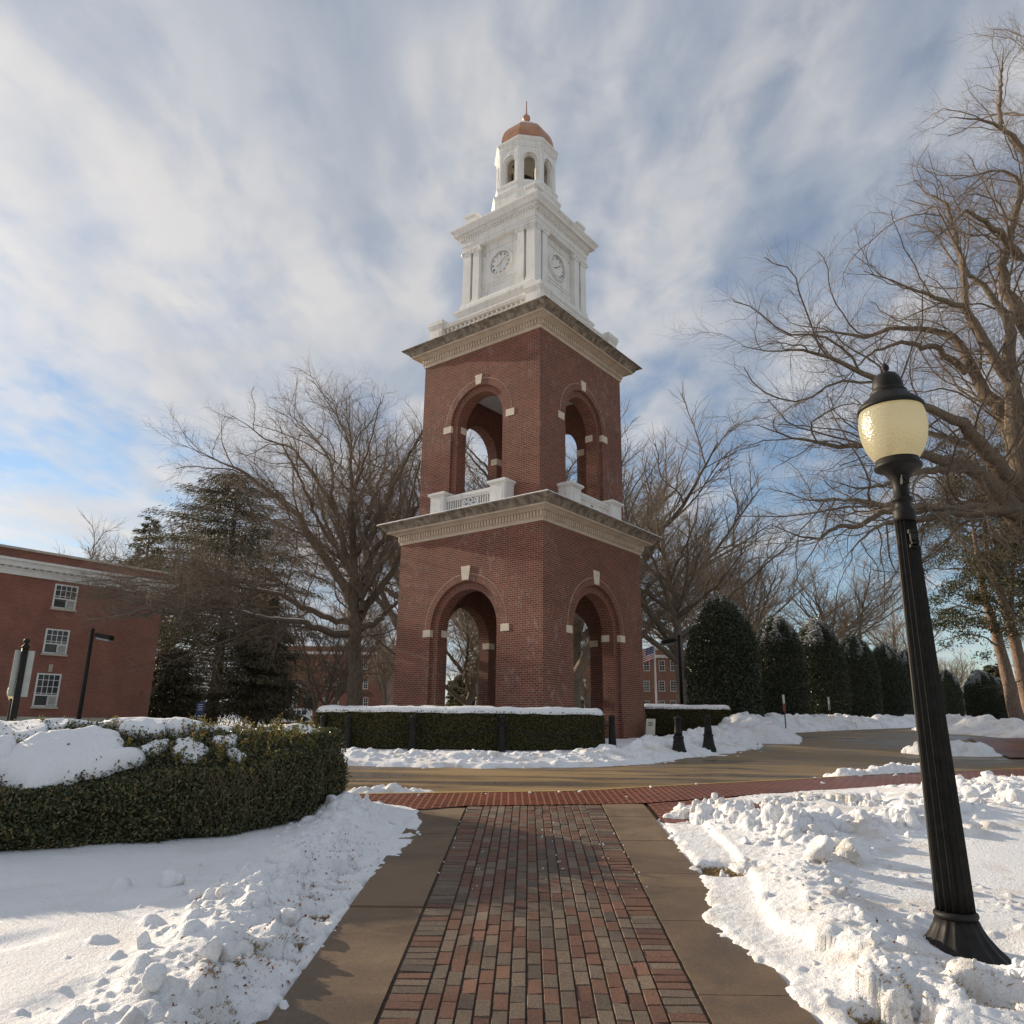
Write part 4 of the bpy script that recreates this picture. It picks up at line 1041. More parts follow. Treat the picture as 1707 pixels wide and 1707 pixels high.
def build_hedge():
    root = empty('boxwood_hedge', (-4.5, 8.3, float(G(-4.5, 8.3)))); off = np.array(root.location)
    tag(root, 'wide dark green hedge beside the path, its top half covered by slabs of snow', 'hedge')
    rg = np.random.default_rng(31)
    st = .05; xs, ys = np.arange(-9.6, -1.9, st), np.arange(5.5, 10.8, st); X, Y = np.meshgrid(xs, ys)
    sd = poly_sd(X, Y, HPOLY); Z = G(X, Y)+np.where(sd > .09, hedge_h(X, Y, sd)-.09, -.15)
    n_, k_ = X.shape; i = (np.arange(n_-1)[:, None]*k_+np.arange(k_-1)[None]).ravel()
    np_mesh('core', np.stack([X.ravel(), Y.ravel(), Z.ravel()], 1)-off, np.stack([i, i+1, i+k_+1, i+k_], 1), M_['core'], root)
    # top leaves
    n = 110000; x = rg.uniform(-8.6, -2.0, n); y = rg.uniform(5.8, 10.5, n); sd = poly_sd(x, y, HPOLY); k = sd > 0; x, y, sd = x[k], y[k], sd[k]
    z = G(x, y)+hedge_h(x, y, sd)+rg.normal(-.035, .035, len(x))
    P1 = np.stack([x, y, z], 1); Q = [leaf_quads(P1, np.array([0, 0, .6]), .040, rg, .8)]
    # side leaves
    for (a, b), dens in zip(zip(HPOLY[:-1], HPOLY[1:]), [1, 1, 1, 1, 1, 1, 1, 1, .5, .3]):
        a, b = np.array(a), np.array(b); ln = np.linalg.norm(b-a); m = int(ln*15000*dens); s = rg.uniform(0, 1, m); nrm = np.array([(b-a)[1], -(b-a)[0], 0])/ln
        x = a[0]+(b-a)[0]*s; y = a[1]+(b-a)[1]*s; hh = hedge_e(x, y); t = rg.uniform(.0, 1.04, m)
        bul = .24*(fbm(x*2.2+y*2, t*2.4, 3, 205)-.5)-.05*(t < .12)+rg.normal(-.05, .045, m) - .12*sstep(.70, 1.05, t)
        hole = fbm(x*3+y*3, t*3.2, 3, 222); keep = (hole > .30) | (rg.uniform(size=m) < .3)
        x = x+nrm[0]*bul; y = y+nrm[1]*bul; z = G(x, y)+.03+t*hh
        P = np.stack([x, y, z], 1)[keep]; Q.append(leaf_quads(P, nrm*.6+np.array([0, 0, .25]), .040, rg, .8))
    quads_obj('foliage', [q-off for q in Q], M_['hedge_leaf'], root)
    # bare twigs showing through the clipped face
    tw = MB()
    for _ in range(900):
        s = rg.uniform(0, 1); e = rg.choice([1, 2, 3, 4, 5], p=[.45, .2, .12, .12, .11]); a, b = HPOLY[e-1 if e == 1 else e], HPOLY[e if e == 1 else e+1]
        p = np.array([*(a+(b-a)*s), 0]); ln = np.linalg.norm(b-a); nrm = np.array([(b-a)[1], -(b-a)[0], 0])/ln; p += nrm*rg.uniform(-.05, .015); p[2] = G(p[0], p[1])+rg.uniform(.1, .62)
        d = np.array([rg.normal(0, .6), rg.normal(0, .2), 1.])+nrm*.25; d /= np.linalg.norm(d); l = rg.uniform(.06, .2)
        if p[0] < -8.4: continue
        tw.tube([p-off, p+d*l*.5+rg.normal(0, .01, 3)-off, p+d*l+rg.normal(0, .02, 3)-off], [.003, .0025, .0012], 4)
    # young shoots standing above the clipped top
    SQ = []
    for _ in range(520):
        x = rg.uniform(-6.5, -2.1); y = rg.uniform(8.0, 10.4); sd = float(poly_sd(np.array(x), np.array(y), HPOLY))
        if sd < .06 or (x < -4.0 and rg.uniform() < .75): continue
        p = np.array([x, y, float(G(x, y)+hedge_h(np.array(x), np.array(y), np.array(sd)))-.04]); h = rg.uniform(.05, .2)*(1.3 if x > -3.6 else .8); d = np.array([rg.normal(0, .25), rg.normal(0, .25), 1.]); d /= np.linalg.norm(d)
        tw.tube([p-off, p+d*h-off], [.0028, .001], 4); m = int(4+h*60); tt = rg.uniform(.35, 1, m)
        SQ.append(leaf_quads(p+d*h*tt[:, None]+rg.normal(0, .012, (m, 3)), d*.8, .040, rg, .9)-off)
    tw.build('twig', M_['twig'], root)
    quads_obj('young_shoots', SQ, M_['shoot_leaf'], root)
build_hedge()
# slabs of snow lying on the hedge
def hpt(u, v):
    d = ray(u, v); k = np.linspace(5, 14, 3000); x, y, z = k*d[0], k*d[1], EYE+k*d[2]
    hz = G(x, y)+hedge_h(x, y); b = np.argmax(z < hz)
    if b == 0: b = int(np.argmin(np.abs(k*d[1]-10.0)))
    return np.array([x[b], y[b]])
def snow_patch(zp, thick, label, dome=0.0, seed=0, rim=.045):
    """outline given in the 2.845x enlargement of the hedge; becomes a thick rounded slab following the hedge top"""
    P = np.array([hpt(a/2.845, 1180+b/2.845) for a, b in zp]); c = P.mean(0); P = c+(P-c)*(.80 if seed in (4, 5, 6, 11, 12, 13) else 1.0)
    a = np.unwrap(np.arctan2(*(P-c).T[::-1])); o = np.argsort(np.arctan2(*(P-c).T[::-1])); P = P[o]; ang = np.arctan2(P[:, 1]-c[1], P[:, 0]-c[0]); r = np.hypot(*(P-c).T)
    nt, nr = 110, 22; th = np.linspace(-math.pi, math.pi, nt, endpoint=False)
    R = np.interp(th, np.r_[ang-2*math.pi, ang, ang+2*math.pi], np.r_[r, r, r])
    small = 6 < seed < 11
    R = R*(1+(.45 if small else .32)*(fbm(np.cos(th)*2.2+seed, np.sin(th)*2.2+seed, 4, seed)-.5)*2)
    rho = np.sin(np.linspace(0, math.pi/2, nr)); T, Rh = np.meshgrid(th, rho)
    X = c[0]+Rh*R[None]*np.cos(T); Y = c[1]+Rh*R[None]*np.sin(T)
    edge = np.clip((1-Rh)*R[None]/rim, 0, 1); fall = np.sqrt(np.clip(1-(1-edge)**2, 0, 1))
    B = G(X, Y)+hedge_h(X, Y)
    # the slab bridges over the leaves: level it a little
    Z = B-.02+fall*thick*(.45+1.2*fbm(X*2.4+seed, Y*2.4, 4, seed+3))+dome*(1-Rh**2)
    V = [np.stack([X, Y, Z], -1).reshape(-1, 3)]
    Xb, Yb = c[0]+.985*R*np.cos(th), c[1]+.985*R*np.sin(th); V.append(np.stack([Xb, Yb, G(Xb, Yb)+hedge_h(Xb, Yb)-.06], 1))
    V = np.concatenate(V); F = []
    for j in range(nr):
        for i in range(nt): k = (i+1) % nt; F.append((j*nt+i, j*nt+k, (j+1)*nt+k, (j+1)*nt+i))
    o = np_mesh('snow_patch', V-np.array([c[0], c[1], 0]), F, M_['snow_clean'], smooth=True); o.location = (c[0], c[1], 0)
    tag(o, label, 'snow patch', 'patches of snow on the hedge top')
snow_patch([(-60, 330), (0, 335), (60, 362), (120, 402), (210, 398), (290, 352), (345, 352), (400, 318), (480, 312), (590, 297), (648, 236), (545, 232), (575, 180), (535, 140), (440, 105), (340, 122), (180, 150), (60, 220), (-40, 250)], .085, 'largest snow slab, hanging over the front of the hedge', 0.03, 1, .11)
snow_patch([(-120, 190), (0, 168), (80, 186), (60, 225), (10, 290), (-100, 300)], .10, 'snow slab tucked behind the largest slab on the hedge', .03, 2, .07)
snow_patch([(-100, 60), (0, 52), (100, 58), (180, 80), (215, 104), (150, 128), (0, 132), (-100, 130)], .05, 'long low snow slab on the hedge below the sign pole', .0, 3, .10)
snow_patch([(225, 82), (330, 70), (440, 66), (430, 84), (300, 104), (215, 98)], .05, 'thin strip of snow on the hedge rear, below the shoebox lamp', .0, 4, .05)
snow_patch([(528, 118), (600, 84), (700, 70), (800, 78), (820, 95), (760, 130), (690, 140), (620, 140)], .07, 'flat snow slab joined to the tall snow hump on the hedge', .02, 5, .11)
snow_patch([(700, 135), (790, 85), (860, 60), (960, 50), (1060, 65), (1080, 88), (1035, 106), (900, 108), (800, 152)], .07, 'tall rounded snow hump, highest on the hedge', .06, 6, .16)
snow_patch([(655, 192), (700, 172), (738, 145), (790, 152), (782, 186), (712, 200)], .022, 'small snow clump just under the flat slab, on the hedge shoulder', .01, 7, .07)
snow_patch([(842, 160), (890, 142), (950, 165), (972, 205), (930, 228), (876, 226)], .026, 'triangular snow clump on the hedge shoulder below the hump', .01, 8, .07)
snow_patch([(1028, 156), (1070, 132), (1116, 122), (1112, 146), (1040, 170)], .02, 'small slanting snow clump in the middle of the hedge leaves', .0, 9, .06)
snow_patch([(1078, 206), (1110, 182), (1156, 205), (1146, 226), (1090, 220)], .022, 'lowest small snow clump on the leafy hedge shoulder', .0, 10, .06)
snow_patch([(1150, 62), (1230, 50), (1320, 62), (1330, 90), (1240, 104), (1170, 92)], .06, 'snow slab among yellow shoots at the rear of the hedge', .04, 11, .1)
snow_patch([(1310, 70), (1380, 58), (1480, 84), (1560, 100), (1576, 148), (1500, 165), (1400, 132), (1325, 108)], .08, 'snow slab on the hedge end nearest the road', .04, 12, .1)
snow_patch([(560, 72), (650, 62), (760, 52), (830, 58), (820, 70), (690, 74)], .06, 'narrow snow ledge along the rear edge of the hedge', .03, 13, .05)

# clipped hedges on the island, with a long bolster of snow
def box_hedge(name, label, x0, x1, y0, y1, h, seed, sl=0.0, cap_label=''):
    cx, cy = (x0+x1)/2, (y0+y1)/2; zb = float(G(cx, cy)); root = empty(name, (cx, cy, zb)); off = np.array([cx, cy, zb]); tag(root, label, 'hedge', 'clipped hedges round the tower')
    rg = np.random.default_rng(seed)
    def wy(x): return sl*(x-cx)**2
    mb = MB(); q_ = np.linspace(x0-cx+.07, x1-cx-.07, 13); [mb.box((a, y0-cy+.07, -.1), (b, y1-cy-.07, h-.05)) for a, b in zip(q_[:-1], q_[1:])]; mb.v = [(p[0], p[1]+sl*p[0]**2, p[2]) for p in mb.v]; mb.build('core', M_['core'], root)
    Q = []; W, D = x1-x0, y1-y0
    for kind, area in (('f', W*h), ('e', D*h), ('g', D*h), ('t', W*D*.5), ('b', W*h*.3)):
        n = int(area*3600); a, t = rg.uniform(0, 1, n), rg.uniform(0, 1, n); j = rg.normal(-.015, .03, n)
        if kind == 'f': P = np.stack([x0+a*W, y0-j, t*h], 1); nr = np.array([0, -.7, .2])
        elif kind == 'b': P = np.stack([x0+a*W, y1+j, t*h], 1); nr = np.array([0, .7, .2])
        elif kind == 'e': P = np.stack([x1+j, y0+a*D, t*h], 1); nr = np.array([.7, 0, .2])
        elif kind == 'g': P = np.stack([x0-j, y0+a*D, t*h], 1); nr = np.array([-.7, 0, .2])
        else: P = np.stack([x0+a*W, y0+t*D, h+j], 1); nr = np.array([0, 0, .8])
        P[:, 1] += wy(P[:, 0]); P[:, :2] -= off[:2]; Q.append(leaf_quads(P, nr, .05, rg, .8, .45))
    quads_obj('foliage', Q, M_['yew'], root)
    # bolster
    nx, na = int(W*14), 14; V = []; xs = np.linspace(x0-.02, x1+.03, nx)
    for i, x in enumerate(xs):
        endf = min(1, math.sqrt(max(0, 1-max(0, 1-(min(x-xs[0], xs[-1]-x)/.16))**2)))
        for k in range(na+1):
            a = math.pi*k/na; c, s = math.cos(a), math.sin(a)
            yy = (y0+y1)/2-(D/2+.02)*np.sign(c)*abs(c)**.45*(.93+.07*endf); zz = h-.02+.135*endf*abs(s)**.6*(.45+1.1*float(fbm(np.array(x*1.9+seed), np.array(yy*2.4), 4, seed)))-(.05*float(fbm(np.array(x*3.+seed), np.array(k*.7), 3, seed+2)) if k in (0, na) else 0)
            V.append((x-cx, yy-cy+wy(x), zz))
    F = [(i*(na+1)+k, i*(na+1)+k+1, (i+1)*(na+1)+k+1, (i+1)*(na+1)+k) for i in range(nx-1) for k in range(na)]
    o = np_mesh('snow_bolster', np.array(V), F, M_['snow_clean'], smooth=True); o.location = root.location
    tag(o, cap_label, 'snow cap', 'snow caps on the clipped hedges')
hx0, hx1 = aty(522, 1245, 20.6)[0], aty(1008, 1245, 20.6)[0]
box_hedge('box_hedge', 'long clipped box hedge in front of the tower, behind the chained posts', hx0, hx1, 19.75, 21.1, .90, 61, .065, 'long bolster of snow on the hedge in front of the tower')
bx0, bx1 = aty(1072, 1205, 30)[0], aty(1214, 1205, 30)[0]
box_hedge('box_hedge', 'short clipped hedge between the tower and the dark holly bushes', bx0, bx1, 29.6, 31.0, .95, 67, .0, 'rounded snow cap on the short hedge beside the hollies')

# columnar hollies along the drive
def holly_mesh(seed, R, h):
    rg = np.random.default_rng(seed); n = 42000
    t = rg.uniform(0, 1, n)**.85; a = rg.uniform(0, 2*math.pi, n)
    def rad(t): return R*np.where(t > .40, np.clip(1-((t-.40)/.60)**2.5, 0, 1)**.52, .96+.10*t)
    r = rad(t)*(1+.15*(fbm(a*2.4, t*7, 4, seed)-.5)) + rg.normal(-.05, .06, n)
    P = np.stack([r*np.cos(a), r*np.sin(a), .02+t*h*(1+.03*rg.normal(size=n))], 1); nr = np.stack([np.cos(a), np.sin(a), .3+sstep(.6, 1, t)], 1)*.7
    Q = leaf_quads(P, nr, .085, rg, .75, .55)
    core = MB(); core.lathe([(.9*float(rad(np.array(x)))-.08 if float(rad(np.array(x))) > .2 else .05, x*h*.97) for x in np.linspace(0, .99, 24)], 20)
    k = (t > .78) & (fbm(a*3, t*9, 3, seed+5) > .56); k &= rg.uniform(size=n) < .75
    S = leaf_quads(P[k]+np.array([0, 0, .03]), np.array([0, 0, 1.5]), .11, rg, .4, .8)
    return Q, core, S
def make_holly(seed, R, h):
    root = empty('holly_bush'); Q, core, S = holly_mesh(seed, R, h)
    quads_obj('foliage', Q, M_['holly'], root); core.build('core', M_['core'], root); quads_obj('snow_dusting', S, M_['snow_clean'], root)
    return root
hl = ['broad dark holly column standing first beside the short hedge', 'second holly column in the row, flecked with snow on its crown', 'third holly column, behind the striped road marker', 'fourth holly column, just lit on its near side', 'fifth holly column, half hidden by the fourth', 'sixth holly column, beside the black lamp post shaft', 'holly column directly behind the black lamp post shaft', 'last holly column, showing past the far side of the lamp post']
h0 = make_holly(71, 1.46, 5.25); h1 = make_holly(72, 1.36, 5.25)
for i, (u, y, hh) in enumerate(HOLLY):
    src = (h0, h1)[i % 2]; o = src if i < 2 else copy_tree(src)
    p = aty(u, 1205, y); o.location = (p[0], p[1], float(G(p[0], p[1]))-.05); o.rotation_euler = (0, 0, i*1.3); s = hh/5.25; o.scale = (s*(.93 if i else 1.0),)*2+(s,)
    tag(o, hl[i], 'holly bush', 'columnar hollies along the drive')
for i, (u, y, s, lab) in enumerate(((1648, 62, .78, 'low clipped holly across the drive, beyond the ploughed bank'), (1668, 72, .8, 'low clipped holly between two others across the drive'), (1682, 82, .82, 'farthest low clipped holly beside the leaning trunks'))):
    o = copy_tree((h0, h1)[i % 2]); p = aty(u, 1205, y); o.location = (p[0], p[1], float(G(p[0], p[1]))-.1); o.rotation_euler = (0, 0, 2+i); o.scale = (s*1.25, s*1.25, s*.95)
    tag(o, lab, 'holly bush', 'low hollies across the drive')
# ------------------------------------------------------------------ trees
def bark_mat(name, c0, c1):
    m, t, b = mat(name, None, .9, 0, .2)
    co = geoco(t); f = noise(t, scaled(t, co, (6, 6, 1.2)), 3.5, 6, .65)
    L(t, ramp(t, f, [(.35, c0), (.65, c1)]), b.inputs['Base Color']); bump(t, b, f, .035, .8); return m
M_['bark'] = bark_mat('oak_bark', (.10, .08, .06), (.22, .175, .137))
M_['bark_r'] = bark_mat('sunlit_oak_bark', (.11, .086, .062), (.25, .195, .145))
M_['bark_red'] = bark_mat('red_cedar_bark', (.15, .105, .082), (.30, .215, .165))
M_['bark_grey'] = bark_mat('grey_bark', (.11, .09, .07), (.21, .175, .14))
M_['twigs'] = mat('oak_twigs', (.235, .188, .148), .9, 0, .15)[0]
M_['twigs_brown'] = mat('brown_twigs', (.25, .195, .145), .9, 0, .15)[0]
def nrm(v): return v/np.maximum(np.linalg.norm(v, axis=-1, keepdims=True), 1e-9)
def resample(p, r, n, rg, jit=0.0):
    p = np.array(p, float); r = np.array(r, float)
    d = np.r_[0, np.cumsum(np.linalg.norm(np.diff(p, axis=0), axis=1))]; s = np.linspace(0, d[-1], n)
    # Catmull-Rom like smoothing by a short moving average of a dense polyline
    ss = np.linspace(0, d[-1], n*6); q = np.stack([np.interp(ss, d, p[:, i]) for i in range(3)], 1)
    k = 5; pad = np.concatenate([np.repeat(q[:1], k, 0), q, np.repeat(q[-1:], k, 0)]); c = np.cumsum(np.concatenate([np.zeros((1, 3)), pad]), 0); q2 = (c[2*k+1:]-c[:-2*k-1])/(2*k+1)
    q2[0], q2[-1] = p[0], p[-1]
    o = np.stack([np.interp(s, ss, q2[:, i]) for i in range(3)], 1)
    if jit: rr = np.interp(s, d, r)[1:-1, None]; o[1:-1] += rg.normal(0, jit, (n-2, 3))*np.minimum(rr, .10)
    return o, np.interp(s, d, r)
def tubes(P, R, k):
    """(B,N,3),(B,N) -> verts, quads"""
    B, N, _ = P.shape
    T = nrm(np.gradient(P, axis=1)); ref = np.where(np.abs(T[:, :1, 2:3]) > .85, np.array([1., 0, 0]), np.array([0, 0, 1.]))
    ref = np.broadcast_to(ref, T.shape); A = nrm(np.cross(T, ref)); Bn = np.cross(T, A)
    th = np.arange(k)*2*math.pi/k
    V = P[:, :, None]+R[:, :, None, None]*(np.cos(th)[None, None, :, None]*A[:, :, None]+np.sin(th)[None, None, :, None]*Bn[:, :, None])
    b, n, q = np.meshgrid(np.arange(B), np.arange(N-1), np.arange(k), indexing='ij'); i = (b*N+n)*k
    F = np.stack([i+q, i+(q+1) % k, i+k+(q+1) % k, i+k+q], -1).reshape(-1, 4)
    return V.reshape(-1, 3), F
def children(P, R, rg, dens, tmin, lk, lo, hi, ang, N, wander, up, rk, taper=.35, nmin=1, side=None, decay=.55, rmin=.0):
    B, Np, _ = P.shape; Ln = np.linalg.norm(np.diff(P, axis=1), axis=2).sum(1)
    n = np.maximum((Ln*dens*rg.uniform(.8, 1.2, B)).astype(int), nmin); idx = np.repeat(np.arange(B), n)
    order = np.concatenate([np.arange(a) for a in n]); t = tmin+(1-tmin)*(order+rg.uniform(0, 1, len(idx)))/n[idx]
    t = np.clip(t, 0, .995); f = t*(Np-1); j = f.astype(int); w = (f-j)[:, None]
    pos = P[idx, j]*(1-w)+P[idx, j+1]*w; tan = nrm(P[idx, j+1]-P[idx, j]); rt = R[idx, j]*(1-w[:, 0])+R[idx, j+1]*w[:, 0]
    ln = np.clip(Ln[idx]*lk*(1-decay*t)*rg.uniform(.55, 1.25, len(idx)), lo, hi)
    a = np.radians(rg.uniform(ang[0], ang[1], len(idx)))*(1-.35*t)
    pv = nrm(np.cross(tan, rg.normal(size=tan.shape))); d = nrm(tan*np.cos(a)[:, None]+pv*np.sin(a)[:, None]+np.array([0, 0, up*.5]))
    r0 = np.minimum(rt*.75, np.maximum(ln*rk, rmin)); C = np.zeros((len(idx), N, 3)); C[:, 0] = pos; st = (ln/(N-1))[:, None]
    for k in range(1, N):
        d = nrm(d+rg.normal(0, wander, d.shape)+np.array([0, 0, up*.28])); C[:, k] = C[:, k-1]+d*st
    RR = r0[:, None]*np.linspace(1, taper, N)[None]
    return C, RR
def build_tree(name, limbs, loc, seed, labels, bark, twig, spec, extra_snow=None, sides=9):
    """limbs: list of (points, radii) in world space relative to loc; spec: growth table for the finer levels"""
    rg = np.random.default_rng(seed); root = empty(name, loc)
    N0 = 30; PP, RR = zip(*[resample(p, r, N0, rg, .38) for p, r in limbs]); P0, R0 = np.array(PP), np.array(RR)
    V, F = tubes(P0, R0, sides); parts = [(V, F)]; 
    crown = []; P, R = P0, R0
    lv = [(P0, R0)]
    for li, sp in enumerate(spec):
        src = [lv[i] for i in sp.pop('from', [-1])]
        outs = [children(p, r, rg, **sp) for p, r in src]
        C = np.concatenate([o[0] for o in outs]); RRc = np.concatenate([o[1] for o in outs]); lv.append((C, RRc))
        k = (6, 4, 3, 3)[min(li, 3)]; (parts if li == 0 else crown).append(tubes(C, RRc, k))
    def join(ps):
        o = 0; Vs, Fs = [], []
        for v, f in ps: Vs.append(v); Fs.append(f+o); o += len(v)
        return np.concatenate(Vs), np.concatenate(Fs)
    V, F = join(parts); np_mesh('trunk', V, F, bark, root, smooth=True)
    V, F = join(crown); np_mesh('crown', V, F, twig, root, smooth=True)
    if extra_snow:                                  # snow lying along the tops of the low limbs
        ps = []
        for i, (a, b) in extra_snow:
            p, r = P0[i], R0[i]; n0, n1 = int(a*N0), int(b*N0); q = p[n0:n1]+np.array([0, 0, 1.])*r[n0:n1, None]*.62; ps.append(tubes(q[None], (r[n0:n1]*.62*(.75+.5*rg.uniform(size=n1-n0)))[None], 6))
        V, F = join(ps); np_mesh('snow_on_limb', V, F, M_['snow_clean'], root, smooth=True)
    if labels: tag(root, labels[0], 'tree', labels[1] if len(labels) > 1 else None)
    return root
def spec_big(q=1.0, up=.25, tw=.008):
    return [dict(dens=2.0*q, tmin=.14, lk=.50, lo=.9, hi=4.6, ang=(32, 80), N=10, wander=.24, up=up, rk=.0090, decay=.60),
            dict(dens=3.4*q, tmin=.08, lk=.52, lo=.5, hi=2.3, ang=(30, 80), N=7, wander=.24, up=up, rk=.0062, rmin=.0042, **{'from': [-1]}),
            dict(dens=8.0*q, tmin=.05, lk=.62, lo=.28, hi=1.2, ang=(28, 78), N=5, wander=.22, up=up, rk=.0042, rmin=tw, taper=.55, **{'from': [-1, -2]})]
RSCALE = .85
def px_limb(pts, y0, dy, loc, wig=0.0):
    """limb traced as (u, v, r_px): runs from depth y0 to y0+dy, thickness in pixels"""
    P, R = [], []; d = np.r_[0, np.cumsum([math.hypot(pts[i+1][0]-pts[i][0], pts[i+1][1]-pts[i][1]) for i in range(len(pts)-1)])]
    for (u, v, r), s in zip(pts, d/d[-1]):
        y = y0+dy*s; p = aty(u, v, y); P.append(p-np.array(loc)); R.append(RSCALE*(1-.72*s**3)*r*float((p-[0, 0, EYE])@FWD)/FPX)
    return P, R
class Joiner:
    """gives a traced limb the depth of the limb it springs from"""
    def __init__(s, Y0, loc): s.Y0 = Y0; s.loc = loc; s.S = []; s.T = []
    def __call__(s, pts, dy, y0=None):
        u, v = pts[0][:2]
        if s.S:
            A = np.array(s.S); d = np.hypot(A[:, 0]-u, A[:, 1]-v); i = int(np.argmin(d)); y0 = A[i, 2] if d[i] < 60 else (y0 or s.Y0)
        else: y0 = s.Y0
        dist = np.r_[0, np.cumsum([math.hypot(pts[k+1][0]-pts[k][0], pts[k+1][1]-pts[k][1]) for k in range(len(pts)-1)])]
        for q in np.linspace(0, dist[-1], 40): s.S.append((np.interp(q, dist, [p[0] for p in pts]), np.interp(q, dist, [p[1] for p in pts]), y0+dy*q/dist[-1]))
        s.T.append(px_limb(pts, y0, dy, s.loc))
def z4(*p): return [(100+x*.3808, 560+y*.3808, r*.3808) for x, y, r in p]
def zr(*p): return [(1060+x*.3808, 400+y*.3808, r*.3808) for x, y, r in p]
def z3(*p): return [(1350+x*.2109, 60+y*.2109, r*.2109) for x, y, r in p]

def left_oak():
    Y0 = 36.0; b = aty(591, 1195, Y0); loc = (b[0], Y0, float(G(b[0], Y0))-.1); rg = np.random.default_rng(3)
    add = Joiner(Y0, loc); T = add.T
    add(z4((1290, 1700, 46), (1290, 1600, 40), (1292, 1400, 37), (1290, 1280, 38), (1284, 1180, 32), (1290, 960, 24), (1276, 700, 15), (1270, 560, 11), (1280, 480, 8), (1265, 380, 6), (1268, 260, 3)), 1.0)
    add(z4((1284, 1180, 26), (1240, 1080, 24), (1190, 1010, 22), (1090, 880, 20), (1040, 780, 17), (980, 730, 15), (880, 660, 12), (790, 590, 10), (720, 560, 7), (640, 520, 5), (520, 470, 3)), -4)
    add(z4((1286, 1020, 16), (1250, 960, 14), (1210, 780, 11), (1192, 700, 10), (1190, 560, 8), (1160, 510, 7), (1080, 400, 5), (985, 330, 3)), 3)
    add(z4((1200, 760, 9), (1130, 640, 8), (1060, 540, 8), (1020, 490, 7), (900, 455, 5), (820, 390, 4), (730, 335, 3)), -2)
    add(z4((1296, 1160, 20), (1340, 1020, 17), (1380, 920, 16), (1480, 860, 14), (1570, 750, 12), (1680, 640, 8), (1760, 520, 4)), 3)
    add(z4((1305, 1235, 24), (1380, 1130, 20), (1440, 1050, 17), (1500, 950, 14), (1620, 840, 10), (1760, 740, 5)), 4)
    add(z4((1295, 960, 16), (1350, 850, 13), (1420, 740, 11), (1470, 600, 8), (1540, 500, 6), (1600, 400, 3)), -1)
    add(z4((1480, 860, 9), (1490, 640, 7), (1440, 590, 6), (1350, 560, 4), (1300, 500, 3)), 2)
    add(z4((1290, 1300, 24), (1200, 1302, 19), (1140, 1282, 17), (1060, 1250, 14), (960, 1240, 12), (880, 1230, 10), (820, 1215, 8), (700, 1180, 6), (620, 1170, 5), (500, 1150, 4), (300, 1090, 2.5)), -7)
    add(z4((1275, 1255, 18), (1190, 1240, 15), (1100, 1205, 14), (1010, 1150, 12), (900, 1120, 9), (790, 1100, 8), (740, 1090, 7), (620, 1095, 6), (480, 1080, 4), (260, 1010, 2.5)), -6)
    add(z4((1300, 1285, 20), (1370, 1262, 16), (1440, 1200, 12), (1520, 1130, 9), (1640, 1080, 5)), 3)
    add(z4((1270, 1010, 10), (1200, 960, 8), (1120, 900, 6), (1020, 850, 5), (900, 800, 3), (760, 790, 2)), -3)
    add(z4((1290, 900, 12), (1260, 760, 9), (1330, 560, 7), (1370, 420, 5), (1410, 250, 2.5)), -3)
    add(z4((960, 1240, 7), (860, 1280, 6), (740, 1330, 5), (600, 1380, 4), (420, 1450, 2.5), (260, 1480, 2)), -2)
    add(z4((740, 1095, 6), (640, 1040, 5), (520, 980, 4), (400, 960, 3), (280, 940, 2)), -2)
    add(z4((880, 1225, 7), (760, 1270, 5), (640, 1290, 4), (480, 1330, 3), (330, 1380, 2)), -3)
    # limbs reaching towards and away from the photographer
    for k in range(7):
        a = rg.uniform(0, 6.28); s = np.array([0, 0, rg.uniform(5.5, 11)]); el = rg.uniform(.35, .9); ln = rg.uniform(6, 9); d = np.array([math.cos(a)*math.cos(el)*.5, math.sin(a)*math.cos(el), math.sin(el)])
        P = [s]; 
        for j in range(5): d = d+rg.normal(0, .12, 3)+np.array([0, 0, .08]); d /= np.linalg.norm(d); P.append(P[-1]+d*ln/5)
        T.append((P, np.linspace(.13, .03, 6)))
    # a fan of long thin drooping branches off the low limbs, towards the dormitory
    for k in range(60):
        u, v = 100+.3808*rg.uniform(330, 1000), 560+.3808*rg.uniform(1060, 1235); e = rg.uniform(-.5, .35) if k % 3 else rg.uniform(-.1, .6); ln = rg.uniform(70, 150); pts = [(u, v, 2.2)]
        for j in range(1, 6): pts.append((u-ln*j/5*math.cos(e), v-ln*j/5*math.sin(e)*(1-.12*j)+rg.normal(0, 3), 2.2-.32*j))
        add(pts, rg.uniform(-2.5, 1.5), Y0-rg.uniform(3, 7))
    t = build_tree('oak_tree', T, loc, 5, ['spreading bare oak behind the hedge, its low limbs carrying snow, beside the tower'], M_['bark'], M_['twigs'], spec_big(1.0, .09, .0040), [(8, (.05, .62)), (9, (.05, .55)), (10, (.1, .7))], 11)
    return t
left_oak()

